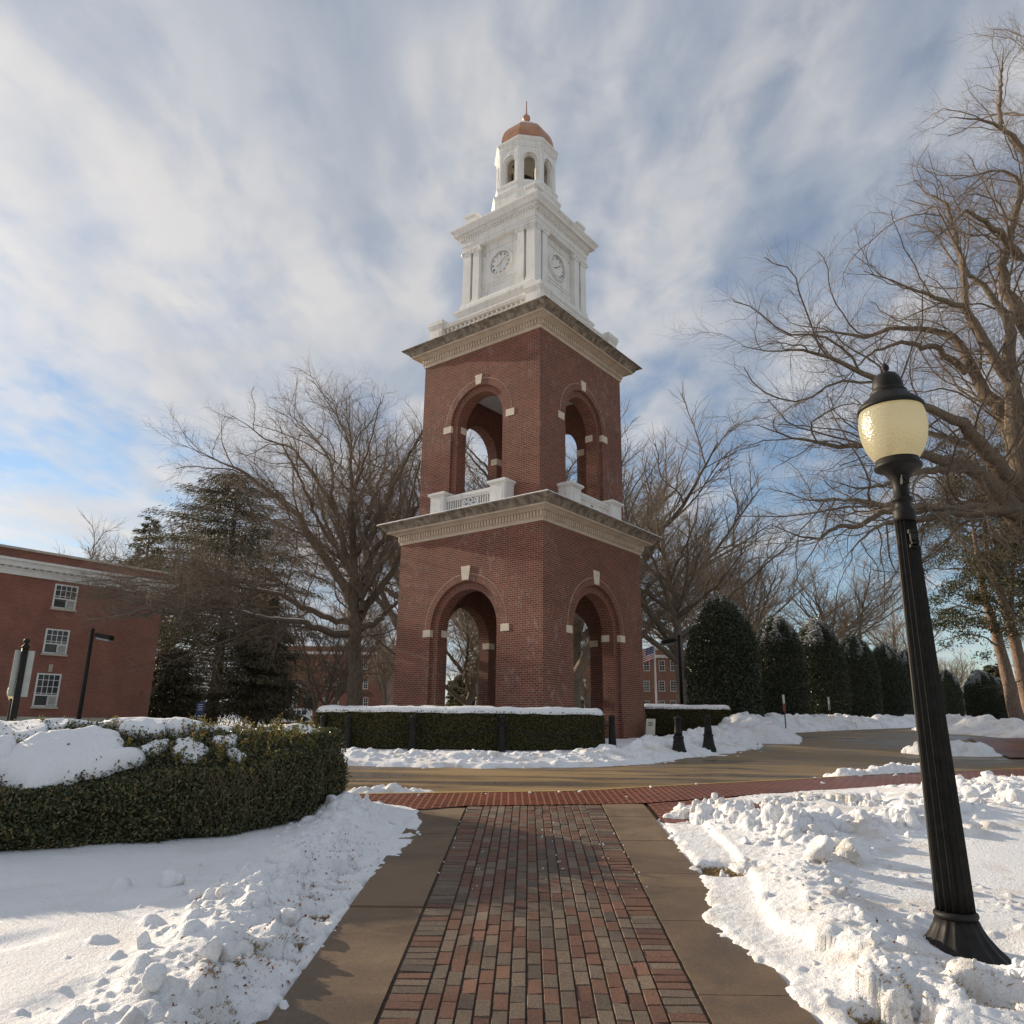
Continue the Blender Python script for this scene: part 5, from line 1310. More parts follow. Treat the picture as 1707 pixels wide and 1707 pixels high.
def right_oak():
    Y0 = 24.0; b = aty(1840, 1225, Y0); loc = (b[0], Y0, float(G(b[0], Y0))-.2); add = Joiner(Y0, loc); T = add.T
    add([(1850, 1260, 50), (1838, 1150, 44), (1815, 1020, 42), (1780, 930, 40), (1745, 870, 36), (1700, 780, 26), (1690, 700, 20), (1684, 644, 17), (1680, 560, 15), (1688, 541, 13), (1669, 514, 11), (1612, 450, 8), (1593, 411, 7), (1575, 375, 6), (1561, 345, 4)], -1)
    add([(1760, 905, 27), (1707, 876, 23), (1654, 815, 19), (1624, 780, 15), (1593, 772, 12), (1536, 757, 9), (1480, 750, 8), (1431, 746, 7), (1384, 742, 6), (1342, 735, 5), (1311, 727, 4), (1262, 708, 2.5)], -3)
    add([(1745, 870, 24), (1707, 830, 19), (1669, 781, 17), (1608, 705, 12), (1574, 693, 9), (1517, 667, 8), (1452, 632, 7), (1414, 609, 6), (1387, 596, 5.5), (1349, 587, 5), (1330, 580, 4), (1288, 588, 3), (1236, 577, 2)], -4)
    add([(1740, 840, 22), (1707, 777, 17), (1669, 689, 14), (1624, 628, 11), (1601, 571, 9), (1566, 552, 7), (1517, 548, 6), (1479, 547, 5.5), (1437, 564, 5), (1418, 554, 4.5), (1384, 554, 4), (1322, 553, 2.5)], 3)
    add([(1720, 790, 18), (1700, 700, 15), (1688, 644, 13), (1654, 590, 10), (1620, 526, 9), (1597, 507, 7), (1536, 488, 5), (1490, 468, 3), (1440, 452, 2)], -2)
    add([(1612, 520, 7), (1604, 438, 6), (1590, 390, 5), (1580, 340, 4), (1540, 320, 3), (1525, 300, 2)], 2)
    add([(1760, 800, 24), (1740, 640, 20), (1715, 540, 16), (1673, 484, 12), (1669, 438, 10), (1684, 395, 9), (1704, 313, 8), (1696, 296, 6), (1666, 279, 5), (1630, 292, 4), (1590, 300, 2)], 0)
    add([(1740, 500, 12), (1725, 330, 9), (1704, 243, 8), (1679, 220, 6), (1656, 206, 5), (1633, 199, 4), (1582, 195, 2)], -2)
    add([(1668, 212, 4), (1666, 165, 4), (1673, 81, 2)], 1, 22.5)
    add([(1770, 910, 20), (1707, 862, 13), (1666, 850, 11), (1593, 847, 9), (1525, 846, 8), (1479, 842, 7), (1426, 834, 5), (1388, 832, 4), (1320, 834, 2)], -5)
    add([(1707, 850, 10), (1646, 851, 8), (1570, 857, 7), (1532, 864, 6), (1483, 868, 5), (1441, 893, 4), (1408, 930, 2)], -4)
    add([(1560, 848, 6), (1510, 852, 6), (1479, 853, 5.5), (1426, 880, 5), (1399, 874, 4.5), (1365, 899, 4), (1334, 895, 3), (1284, 874, 2)], -1, 22)
    add([(1624, 780, 9), (1580, 783, 8), (1530, 787, 6), (1490, 806, 5), (1430, 815, 3), (1380, 800, 2)], -2, 22)
    add([(1610, 620, 8), (1560, 580, 6), (1500, 570, 4), (1450, 590, 3), (1400, 640, 2)], -2, 23)
    add([(1669, 770, 9), (1610, 740, 7), (1540, 720, 5), (1480, 690, 3), (1420, 690, 2)], 2, 24)
    add([(1700, 430, 9), (1660, 380, 6), (1610, 350, 4), (1560, 400, 2)], -3, 24)
    add([(1800, 900, 26), (1830, 700, 20), (1820, 500, 14), (1790, 350, 10), (1760, 200, 6), (1740, 110, 3)], 1)
    return build_tree('oak_tree', T, loc, 17, ['large bare oak with crooked limbs reaching over the black lamp post'], M_['bark_r'], M_['twigs'], spec_big(.88, .08, .0027), None, 11)
right_oak()

def auto_limbs(h, spread, n, fork, r0, seed, stems=1, lean=.1):
    rg = np.random.default_rng(seed); T = []
    for s in range(stems):
        a0 = rg.uniform(0, 6.28); P = [np.zeros(3)]; d = np.array([math.cos(a0)*lean*(1 if stems == 1 else 3), math.sin(a0)*lean*(1 if stems == 1 else 3), 1.]); m = 9
        for j in range(m): d = d+rg.normal(0, .05, 3); d[2] = 1; P.append(P[-1]+nrm(d)*h*.86/m)
        R = r0*(np.linspace(1, .08, m+1)**.9)*(1 if stems == 1 else .7); T.append((P, R)); P = np.array(P)
        for k in range(n//stems):
            z = rg.uniform(fork, .72)*h; f = z/(h*.86)*m; j = min(int(f), m-1); p = P[j]*(1-f+j)+P[j+1]*(f-j); a = k*2.4+rg.uniform(-.5, .5); ln = (h-z)*rg.uniform(.6, 1.0)*spread; el = rg.uniform(.45, 1.0)
            dd = np.array([math.cos(a)*math.cos(el), math.sin(a)*math.cos(el), math.sin(el)]); Q = [p]
            for q in range(6): dd = nrm(dd+rg.normal(0, .10, 3)+np.array([0, 0, .07])); Q.append(Q[-1]+dd*ln/6)
            T.append((Q, float(np.interp(f, np.arange(m+1), R))*np.linspace(.7, .09, 7)))
    return T
SP_MID = lambda q, tw: [dict(dens=1.5*q, tmin=.15, lk=.45, lo=.9, hi=4.4, ang=(28, 70), N=8, wander=.16, up=.2, rk=.011), dict(dens=2.4*q, tmin=.1, lk=.5, lo=.6, hi=2.4, ang=(26, 70), N=6, wander=.17, up=.2, rk=.008, rmin=tw*1.1), dict(dens=4.2*q, tmin=.1, lk=.6, lo=.4, hi=1.4, ang=(25, 68), N=4, wander=.17, up=.2, rk=.006, rmin=tw, taper=.5, **{'from': [-1, -2]})]
protoA = build_tree('bare_tree', auto_limbs(20, .95, 18, .16, .42, 101), (0, 0, 0), 51, None, M_['bark_grey'], M_['twigs_brown'], SP_MID(1.0, .012))
protoB = build_tree('bare_tree', auto_limbs(15, 1.15, 20, .12, .34, 102), (0, 0, 0), 52, None, M_['bark_grey'], M_['twigs_brown'], SP_MID(1.1, .012))
protoC = build_tree('bare_tree', auto_limbs(13, .9, 18, .10, .26, 103, 3, .16), (0, 0, 0), 53, None, M_['bark'], M_['twigs'], SP_MID(1.0, .009))
used = set()
def put_tree(src, u, y, top_v, label, rz, protoh, wide=1.0, group='bare trees beyond the tower'):
    p = aty(u, 1200, y); zb = float(G(p[0], p[1]))-.1; h = aty(u, top_v, y)[2]-zb
    o = src if src.name not in used else copy_tree(src); used.add(src.name)
    o.location = (p[0], p[1], zb); o.rotation_euler = (0, 0, rz); s = h/protoh; o.scale = (s*wide, s*wide, s)
    tag(o, label, 'tree', group); return o
HA, HB, HC = 20.5, 15.5, 13.5
put_tree(protoB, 770, 64, 935, 'bare tree with low spreading boughs seen through the lower arch, behind the evergreens', 5.2, HB, 1.3)
put_tree(protoA, 805, 88, 650, 'tall bare tree whose top shows through the upper arch', 3.3, HA, 1.2)
put_tree(protoB, 955, 76, 700, 'bare tree whose top shows through the shaded upper arch', .7, HB, 1.2)
put_tree(protoA, 1140, 56, 775, 'tall pale bare tree rising behind the first holly column', .4, HA, 1.15)
put_tree(protoC, 540, 42, 925, 'slim bare tree with several stems beside the big oak trunk', 1.0, HC, .8)
put_tree(protoB, 1290, 84, 905, 'brown bare tree above the second and third holly columns', 2.0, HB, 1.2)
put_tree(protoB, 1420, 92, 945, 'brown bare tree above the fourth and fifth holly columns', 3.5, HB, 1.25)
put_tree(protoA, 1500, 120, 985, 'small distant bare tree beside the lamp post shaft', 5.0, HA, 1.2)
put_tree(protoA, 1035, 74, 740, 'bare tree half hidden behind the upper arch of the tower', 2.6, HA, 1.1)
put_tree(protoB, 800, 70, 860, 'bare tree seen through the lower arch of the tower', .9, HB, 1.1)
put_tree(protoA, 660, 78, 700, 'bare tree filling the gap between the oak and the tower', 4.1, HA, 1.1)
put_tree(protoB, 230, 95, 850, 'distant bare tree peeping over the parapet of the dormitory', .2, HB, 1.0)
put_tree(protoA, 640, 110, 1000, 'far bare tree beside the tower wall, behind the oak trunk', 1.7, HA, 1.1)
put_tree(protoB, 985, 92, 1010, 'bare tree seen through the shaded arch of the tower', 2.9, HB, 1.2)
put_tree(protoA, 1205, 100, 870, 'bare tree crown between the pale tree and the brown trees', .1, HA, 1.25)
put_tree(protoB, 1620, 150, 1085, 'small distant bare tree at the end of the drive', 1.9, HB, 1.2)
put_tree(protoC, 880, 120, 1080, 'small bare tree low behind the tower', 2.2, HC, 1.3)

# ------------------------------------------------------------------ evergreens
def cedar(name, h, R, seed, label, loc, n=150, m='cedar', droop=.3, tuft=(.42, .085), taper=1.0, bare=0.06, group=None, per=30, sx=1.0):
    rg = np.random.default_rng(seed); root = empty(name, loc); br = []; Q = []
    tr = MB(); tr.tube([(0, 0, 0), (.1, 0, h*.4), (.0, .1, h*.75), (0, 0, h)], [h*.022, h*.017, h*.009, .02], 10)
    for k in range(n):
        t = bare+(1-bare)*((k+rg.uniform())/n); a = k*2.4+rg.uniform(-.4, .4); ln = R*(1-t)**(.75*taper)*rg.uniform(.4, 1.2)*(.65+.35*min(1, t*6))+.3
        p = np.array([0, 0, t*h]); d = np.array([math.cos(a)*sx, math.sin(a), .22-.1*(1-t)]); P = [p]
        for j in range(7): d = nrm(d+rg.normal(0, .06, 3)+np.array([0, 0, -droop*.12])); P.append(P[-1]+d*ln/7)
        br.append(P); P = np.array(P); mm = int(per*(.5+ln)); f = rg.uniform(.18, 1, mm)*7; j = np.minimum(f.astype(int), 6); q = P[j]*(1-(f-j))[:, None]+P[j+1]*(f-j)[:, None]
        w = ln*.20*(1.1-f/7*.7)+.12; sd = nrm(np.cross(d, [0, 0, 1.])); q = q+sd*rg.normal(0, 1, mm)[:, None]*w[:, None]+np.array([0, 0, 1.])*(rg.normal(-.10, .10, mm))[:, None]
        dn = nrm(np.stack([d[0]+rg.normal(0, .5, mm), d[1]+rg.normal(0, .5, mm), -droop-.25+rg.normal(0, .25, mm)], 1)); sw = nrm(np.cross(dn, rg.normal(size=(mm, 3)))); l = tuft[0]*rg.uniform(.6, 1.3, mm)[:, None]; ww = tuft[1]*rg.uniform(.7, 1.3, mm)[:, None]
        Q.append(np.stack([q, q+dn*l*.5+sw*ww, q+dn*l, q+dn*l*.5-sw*ww], 1))
    tr.build('trunk', M_['bark'], root); P = np.array(br); V, F = tubes(P, np.linspace(.05, .012, 8)[None]*np.ones((n, 1)), 4); np_mesh('branch_work', V, F, M_['bark'], root)
    quads_obj('crown', Q, M_[m], root); tag(root, label, 'tree', group); return root
p = aty(352, 1200, 54); cedar('cedar_tree', aty(352, 790, 54)[2]-float(G(p[0], 54)), 10.2, 201, 'big dark evergreen with drooping boughs between the dormitory and the oak', (p[0], 54, float(G(p[0], 54))), 250, 'cedar', .45, (.34, .024), .62, .05, None, 66)
p = aty(425, 1200, 50); cedar('cedar_tree', 8.6, 3.3, 205, 'shorter dark evergreen in front of the drooping one, beside the van', (p[0], 50, float(G(p[0], 50))), 120, 'cedar', .6, (.36, .026), .7, .10, None, 80)
p = aty(272, 1200, 48); cedar('cedar_tree', 4.6, 2.8, 207, 'low dark evergreen at the corner of the dormitory', (p[0], 48, float(G(p[0], 48))), 80, 'cedar', .5, (.34, .026), .6, .03, None, 80)
p = aty(205, 1200, 66); cedar('cedar_tree', aty(205, 862, 66)[2]-1.5, 3.5, 209, 'olive evergreen top showing over the dormitory roof end', (p[0], 66, 1.5), 110, 'juniper', .1, (.42, .035), .8, .05, None, 60)
p = aty(770, 1200, 100); cedar('cedar_tree', aty(770, 1125, 100)[2]-1.5, 3.4, 211, 'small dark evergreen seen through the lower arch', (p[0], 100, 1.5), 70, 'cedar', .4, (.6, .14), .7, .03, None, 26)
p = aty(805, 1200, 96); cedar('cedar_tree', aty(805, 1098, 96)[2]-1.5, 4.0, 212, 'olive evergreen filling the foot of the lower arch', (p[0], 96, 1.5), 90, 'juniper', .4, (.6, .14), .7, .03, None, 26)
p = aty(1668, 1200, 105); cedar('cedar_tree', aty(1668, 1108, 105)[2]-2.6, 5.5, 213, 'pale distant evergreen behind the low hollies across the drive', (p[0], 105, 2.5), 100, 'juniper', .2, (.8, .18), .8, .05, None, 20)
# a red cedar with two leaning trunks and ragged clumps of sprays
def red_cedar():
    Y0 = 34.0; b = aty(1698, 1205, Y0); loc = (b[0], Y0, float(G(b[0], Y0))-.1); rg = np.random.default_rng(61); root = empty('red_cedar', loc)
    tag(root, 'ragged red cedar with two pale leaning trunks under the big oak', 'tree')
    tr = []; R_ = []
    for pts, dy in (([(1700, 1215, 15), (1690, 1180, 13), (1672, 1100, 11), (1656, 1040, 9.5), (1642, 1000, 8), (1630, 930, 6), (1618, 860, 4), (1605, 790, 2)], -1), ([(1722, 1215, 14), (1707, 1140, 12), (1690, 1060, 10.5), (1672, 1000, 9), (1655, 950, 7), (1640, 900, 5), (1650, 820, 3), (1655, 740, 2)], .5), ([(1690, 1060, 6), (1686, 1000, 5), (1690, 920, 4), (1700, 850, 2.5)], 1), ([(1740, 1210, 14), (1745, 1050, 11), (1735, 900, 7), (1720, 780, 3)], 2)):
        P, R = px_limb(pts, Y0, dy, loc); a, c = resample(P, R, 26, rg, .1); tr.append(a); R_.append(c)
    P, R = np.array(tr), np.array(R_); V, F = tubes(P, R, 9); np_mesh('trunk', V, F, M_['bark_red'], root, smooth=True)
    C, CR = children(P, R, rg, dens=3.2, tmin=.30, lk=.30, lo=1.2, hi=3.4, ang=(55, 95), N=8, wander=.14, up=-.06, rk=.014, nmin=3)
    D, DR = children(C, CR, rg, dens=2.2, tmin=.2, lk=.5, lo=.5, hi=1.6, ang=(25, 60), N=5, wander=.14, up=.05, rk=.010, rmin=.008)
    V1, F1 = tubes(C, CR, 5); V2, F2 = tubes(D, DR, 3); np_mesh('branch_work', np.concatenate([V1, V2]), np.concatenate([F1, F2+len(V1)]), M_['bark_grey'], root, smooth=True)
    tips = D[:, -1]; tips = tips[rg.uniform(size=len(tips)) < .80]; m = 150; q = np.repeat(tips, m, 0); n = len(q); q = q+rg.normal(0, 1, (n, 3))*np.array([.26, .26, .13])
    dn = nrm(rg.normal(size=(n, 3))+np.array([0, 0, .3])); sw = nrm(np.cross(dn, rg.normal(size=(n, 3)))); l = .13*rg.uniform(.6, 1.4, n)[:, None]; w = .024*rg.uniform(.7, 1.3, n)[:, None]
    quads_obj('crown', np.stack([q, q+dn*l*.5+sw*w, q+dn*l, q+dn*l*.5-sw*w], 1), M_['juniper'], root)
red_cedar()
# ------------------------------------------------------------------ lamp posts
def glass_mat():
    m = bpy.data.materials.new('pebbled_glass'); m.use_nodes = True; t = m.node_tree; t.nodes.clear()
    co = objco(t); v = t.nodes.new('ShaderNodeTexVoronoi'); v.inputs['Scale'].default_value = 62; L(t, co, v.inputs['Vector'])
    bp = t.nodes.new('ShaderNodeBump'); bp.inputs['Distance'].default_value = .005; bp.inputs['Strength'].default_value = .6; L(t, v.outputs['Distance'], bp.inputs['Height'])
    tr = N(t, 'ShaderNodeBsdfTranslucent'); tr.inputs[0].default_value = (.95, .89, .66, 1)
    df = N(t, 'ShaderNodeBsdfDiffuse'); df.inputs[0].default_value = (.66, .63, .50, 1)
    gl = N(t, 'ShaderNodeBsdfGlossy'); gl.inputs[0].default_value = (1, .95, .8, 1); gl.inputs[1].default_value = .22
    for n in (df, gl, tr): L(t, bp.outputs[0], n.inputs['Normal'])
    a = N(t, 'ShaderNodeMixShader'); a.inputs[0].default_value = .30; L(t, tr.outputs[0], a.inputs[1]); L(t, df.outputs[0], a.inputs[2])
    b = N(t, 'ShaderNodeMixShader'); b.inputs[0].default_value = .10; L(t, a.outputs[0], b.inputs[1]); L(t, gl.outputs[0], b.inputs[2])
    o = N(t, 'ShaderNodeOutputMaterial'); L(t, b.outputs[0], o.inputs[0]); return m
M_['globe'] = glass_mat()
LX, LY = 2.88, 5.42
def zv(v): return float(aty(1545, v, LY)[2])
def lamp_post():
    zb = float(G(LX, LY)); root = empty('lamp_post', (LX, LY, zb)); tag(root, 'black fluted lamp post with a yellowish acorn globe, standing in the snow by the path', 'lamp post')
    Z = lambda v: zv(v)-zb
    def scallop(n, dep, z0=None, z1=None): return lambda a, z: 1-dep*(abs(math.cos(a*n/2))**.6)
    b = MB(); zr_ = Z(1527)
    b.lathe([(.30, Z(1608)-.12), (.30, Z(1606)), (.295, Z(1598)), (.275, Z(1590)), (.225, Z(1576)), (.175, Z(1558)), (.142, Z(1542)), (.126, Z(1530))], 96, flute=scallop(16, .07))
    b.lathe([(.118, zr_-.01), (.129, zr_), (.132, zr_+.012), (.129, zr_+.024), (.118, zr_+.034)], 48); b.build('base', M_['iron'], root)
    s = MB(); z0, z1 = zr_+.02, Z(868); n = 14
    s.lathe([(.116+(.072-.116)*i/n, z0+(z1-z0)*i/n) for i in range(n+1)], 192, flute=scallop(16, .19)); s.build('shaft', M_['iron'], root)
    c = MB(); zc = Z(868)
    c.lathe([(.070, zc-.01), (.076, zc+.01), (.079, zc+.03), (.074, zc+.045), (.079, zc+.06), (.073, zc+.078), (.058, zc+.09), (.055, zc+.14), (.072, zc+.145), (.075, zc+.157), (.072, zc+.17), (.055, zc+.176), (.054, Z(812)), (.060, Z(804)), (.075, Z(797)), (.10, Z(789)), (.138, Z(784)), (.163, Z(782)), (.166, Z(778)), (.158, Z(775)), (.15, Z(772)), (.15, Z(768))], 40)
    c.build('collar', M_['iron'], root)
    for lo, hi, w in ((905, 915, .018), (888, 894, .03), (912, 917, .03), (893, 907, .022)):
        k = MB(); rr = .082; k.box((-w, -rr-.012, Z(hi)), (w, -rr+.03, Z(lo))); k.build('bracket', M_['iron'], root)
    k = MB(); k.box((-.025, -.085, Z(812)), (.025, -.05, Z(797))); k.tube([(0, -.08, Z(804)), (0, -.10, Z(804))], .011, 8); k.build('latch', M_['iron'], root)
    g = MB(); zt, zm, z_b = Z(683), Z(707), Z(773)
    hs, ws = (zt-z_b)/.38, .885
    prof = [(.142, z_b), (.168, z_b+.022), (.203, z_b+.062), (.235, z_b+.115), (.256, z_b+.170), (.267, z_b+.225), (.269, z_b+.275), (.261, z_b+.330), (.246, z_b+.38)]
    prof = [(r*ws, z_b+(z-z_b)*hs) for r, z in prof]
    top = prof[-1][1]; g.lathe(prof, 56); g.build('globe', M_['globe'], root)
    h = MB(); q = top-.004
    h.lathe([(r*ws, q+(z-q)*1.12) for r, z in [(.236, q-.012), (.262, q-.014), (.266, q), (.262, q+.016), (.245, q+.03), (.215, q+.055), (.178, q+.082), (.150, q+.105), (.141, q+.115), (.147, q+.122), (.144, q+.13), (.126, q+.14), (.122, q+.155), (.126, q+.165), (.122, q+.19), (.108, q+.225), (.082, q+.255), (.045, q+.272), (.022, q+.276), (.016, q+.285), (.030, q+.298), (.033, q+.312), (.024, q+.328), (.010, q+.34), (.004, q+.352)]], 48)
    h.build('hood', M_['iron'], root)
    l = MB(); l.lathe([(.03, z_b+.02), (.03, z_b+.09), (.05, z_b+.11), (.055, z_b+.2), (.03, z_b+.26)], 14); l.build('bulb', mat('frosted_bulb', (.75, .68, .5), .5)[0], root)
    # snow left on the foot casting
lamp_post()
def shoebox_lamp(u0, v0, u1, v1, y, side, label):
    p = aty(u0, v0, y); zb = float(G(p[0], y)); root = empty('street_lamp', (p[0], y, zb)); tag(root, label, 'street lamp', 'slim black shoebox street lamps')
    h = aty(u1, v1, y)[2]-zb; m = MB(); m.tube([(0, 0, 0), (0, 0, h)], [.085, .065], 12); m.lathe([(.14, -.02), (.14, .12), (.09, .18)], 14); m.build('pole', M_['iron'], root)
    m = MB(); m.lathe([(.07, h), (.085, h+.02), (.06, h+.08), (.01, h+.12)], 12); m.build('cap', M_['iron'], root)
    m = MB(); m.box((min(0, side*.3), -.03, h-.16), (max(0, side*.3), .03, h-.10)); m.build('arm', M_['iron'], root)
    m = MB(); f = lambda x, yy, z: (x, yy, z-abs(x)*.18)
    x0, x1 = sorted((side*.22, side*.78)); m.box((x0, -.19, h-.20), (x1, .19, h-.03), f); m.box((x0+.03, -.16, h-.27), (x1-.03, .16, h-.20), f, 1); m.build('lamp_head', [M_['iron'], mat('grey_lens', (.25, .25, .27), .3)[0]], root)
shoebox_lamp(131, 1200, 153, 1052, 30, 1, 'slim black street lamp before the brick dormitory')
shoebox_lamp(1138, 1200, 1128, 1062, 34, -1, 'slim black street lamp between the tower and the first holly')
# small globe lamp far behind the hedge, and the sign pole in front of it
p = aty(16, 1200, 27); zb = float(G(p[0], 27)); r = empty('globe_lamp', (p[0], 27, zb)); tag(r, 'small black lamp post with a cream globe, mostly hidden by the sign pole', 'lamp post')
hz = aty(20, 1165, 27)[2]-zb; m = MB(); m.lathe([(.2, 0), (.12, .2), (.10, .3), (.085, hz-.1), (.15, hz)], 16); m.build('shaft', M_['iron'], r)
m = MB(); m.lathe([(.13, hz), (.2, hz+.1), (.235, hz+.25), (.21, hz+.36), (.12, hz+.48), (.05, hz+.54), (.07, hz+.58), (.01, hz+.64)], 18); m.build('globe', M_['globe'], r)
p = aty(21, 1200, 11.2); zb = float(G(p[0], 11.2)); r = empty('street_sign', (p[0], 11.2, zb)); tag(r, 'black pole carrying a tall narrow grey sign seen from behind', 'sign')
hz = aty(42, 1078, 11.2)[2]-zb; m = MB(); m.tube([(0, 0, -.1), (0, 0, hz)], .045, 14); m.lathe([(.05, hz-.02), (.055, hz), (.03, hz+.03), (.02, hz+.04), (.035, hz+.055), (.045, hz+.08), (.035, hz+.105), (.01, hz+.12)], 14); m.build('pole', M_['iron'], r)
m = MB(); a = .75; f = lambda x, y, z: (x*math.cos(a)-y*math.sin(a), x*math.sin(a)+y*math.cos(a), z); m.box((-.11, .052, hz-.70), (.14, .058, hz-.05), f); m.build('sign_panel', noisy('grey_sign_back', (.34, .36, .34), (.42, .44, .42), 5, .5, 0, .3), r)
# ------------------------------------------------------------------ bollards, chains
def bollard(x, y, zb, h, flare, label, grp):
    root = empty('bollard', (x, y, zb)); tag(root, label, 'bollard', grp)
    m = MB()
    if flare: m.lathe([(.19, -.05), (.19, .04), (.165, .10), (.14, .22), (.125, .33), (.135, .35), (.135, .38), (.115, .40)], 12, sm=False); z0 = .39; m.build('base', M_['iron'], root); m = MB()
    else: z0 = -.12
    r0 = .105 if flare else .115
    m.lathe([(r0, z0), (r0-.005, z0+.1), (.075, h-.14), (.085, h-.12), (.085, h-.10)], 20); m.build('shaft', M_['iron'], root)
    m = MB(); m.lathe([(.07, h-.105), (.088, h-.075), (.09, h-.05), (.075, h-.02), (.04, h), (.005, h+.006)], 20); m.build('cap', M_['iron'], root)
    return root
bp = [(536, 20.9), (578, 20.1), (687, 19.85), (836, 19.9), (1021, 20.6)]
lb = ['chained black bollard at the far end of the hedge, mostly hidden', 'chained black bollard second from the far end of the hedge', 'chained black bollard at the middle of the hedge front', 'chained black bollard before the brick corner of the tower', 'chained black bollard standing just past the hedge end']
bpos = []
for (u, y), l in zip(bp, lb):
    x_ = aty(u, 1248, y)[0]; hc_ = (hx0+hx1)/2; y = 19.75+.065*(x_-hc_)**2-.22; p = aty(u, 1248, y); zt = aty(u, 1192, y)[2]; zb = float(G(p[0], y)); bollard(p[0], y, zb, zt-zb, False, l, 'bollards along the hedge'); bpos.append((p[0], y, zt))
for i in range(4):
    a, b = np.array(bpos[i]), np.array(bpos[i+1]); a = a-[0, 0, .20]; b = b-[0, 0, .20]; m = MB(); n = 22
    pts = [a+(b-a)*k/n-np.array([0, .09, .30*4*(k/n)*(1-k/n)]) for k in range(n+1)]; m.tube([p_-a for p_ in pts], [.016 if k % 2 else .011 for k in range(n+1)], 6); o = m.build('chain', M_['iron']); o.location = a
    tag(o, ['black chain hanging across the hidden end of the hedge', 'black chain sagging across the sunlit part of the hedge', 'black chain sagging across the middle of the hedge', 'black chain slung to the post past the hedge end'][i], 'chain', 'chains between the bollards')
for u, v, vt, y, l in ((1132, 1255, 1194, 19.7, 'flared black bollard standing in the snow, nearer the tower corner'), (1182, 1250, 1192, 20.9, 'flared black bollard nearer the holly bushes')):
    p = aty(u, v, y); zt = aty(u, vt, y)[2]; bollard(p[0], y, p[2], zt-p[2], True, l, 'flared bollards by the drive')
# ------------------------------------------------------------------ buildings
E1 = np.array([.613, .79]); E2 = np.array([.79, -.613])
M_['glass'] = mat('window_glass', (.035, .04, .05), .12, 0, .6)[0]
M_['blind'] = mat('pale_blind', (.32, .31, .29), .7)[0]
M_['trim'] = noisy('trim_white', (.60, .60, .58), (.70, .70, .68), 2, .6, 0)
M_['sill'] = noisy('stone_sill', (.38, .34, .28), (.48, .43, .36), 3, .8, 0)
M_['conc_base'] = noisy('pale_base', (.34, .32, .28), (.42, .40, .35), 1.5, .85, 0)
M_['green'] = mat('green_door', (.03, .09, .045), .5)[0]
M_['brick_sun'] = brick_mat('back_hall_brick', (.25, .125, .085), (.20, .095, .065), (.30, .20, .15), stain=False, ms=.006)
def window(root, o, ax, nz, x0, x1, z0, z1, cols, rows, sash=.5, sill=True, ac=False, depth=.10):
    """a sash window: o = facade origin, ax = unit vector along it, nz = outward normal"""
    def f(a, d, z): return (o[0]+ax[0]*a+nz[0]*d, o[1]+ax[1]*a+nz[1]*d, z)
    fr = MB(); w = .07*max(1, (x1-x0)/1.1)
    for a, b, c, d in ((x0, x0+w, z0, z1), (x1-w, x1, z0, z1), (x0+w, x1-w, z1-w, z1), (x0+w, x1-w, z0, z0+w*.8)): fr.box((a, -.02, c), (b, .05, d), f)
    zm = z0+(z1-z0)*sash; fr.box((x0+w, -.01, zm-.03), (x1-w, .04, zm+.03), f)
    for i in range(1, cols): a = x0+w+(x1-x0-2*w)*i/cols; fr.box((a-.014, -.01, zm+.03 if ac else z0+w), (a+.014, .028, z1-w), f)
    for j in range(1, rows):
        z = z0+(z1-z0)*j/rows
        if abs(z-zm) > .05 and not (ac and z < zm): fr.box((x0+w, -.01, z-.013), (x1-w, .026, z+.013), f)
    fo = fr.build('window', M_['trim'], root)
    g = MB(); g.face([f(x0+w*.5, .004, z0+.02), f(x1-w*.5, .004, z0+.02), f(x1-w*.5, .004, z1-.02), f(x0+w*.5, .004, z1-.02)]); g.build('pane', M_['glass'], fo)
    if sill: s = MB(); s.box((x0-.06, -.02, z0-.10), (x1+.06, .11, z0-.002), f); s.build('sill', M_['sill'], fo)
    if ac:
        b = MB(); xa = x0+w+.06; xb = xa+(x1-x0)*.30; b.box((xa-.03, .0, z0+w), (xb+.03, .14, zm-.05), f, 0); b.box((xa, .14, z0+w+.03), (xb, .146, zm-.08), f, 1); b.build('air_conditioner', [M_['trim'], M_['blind']], fo)
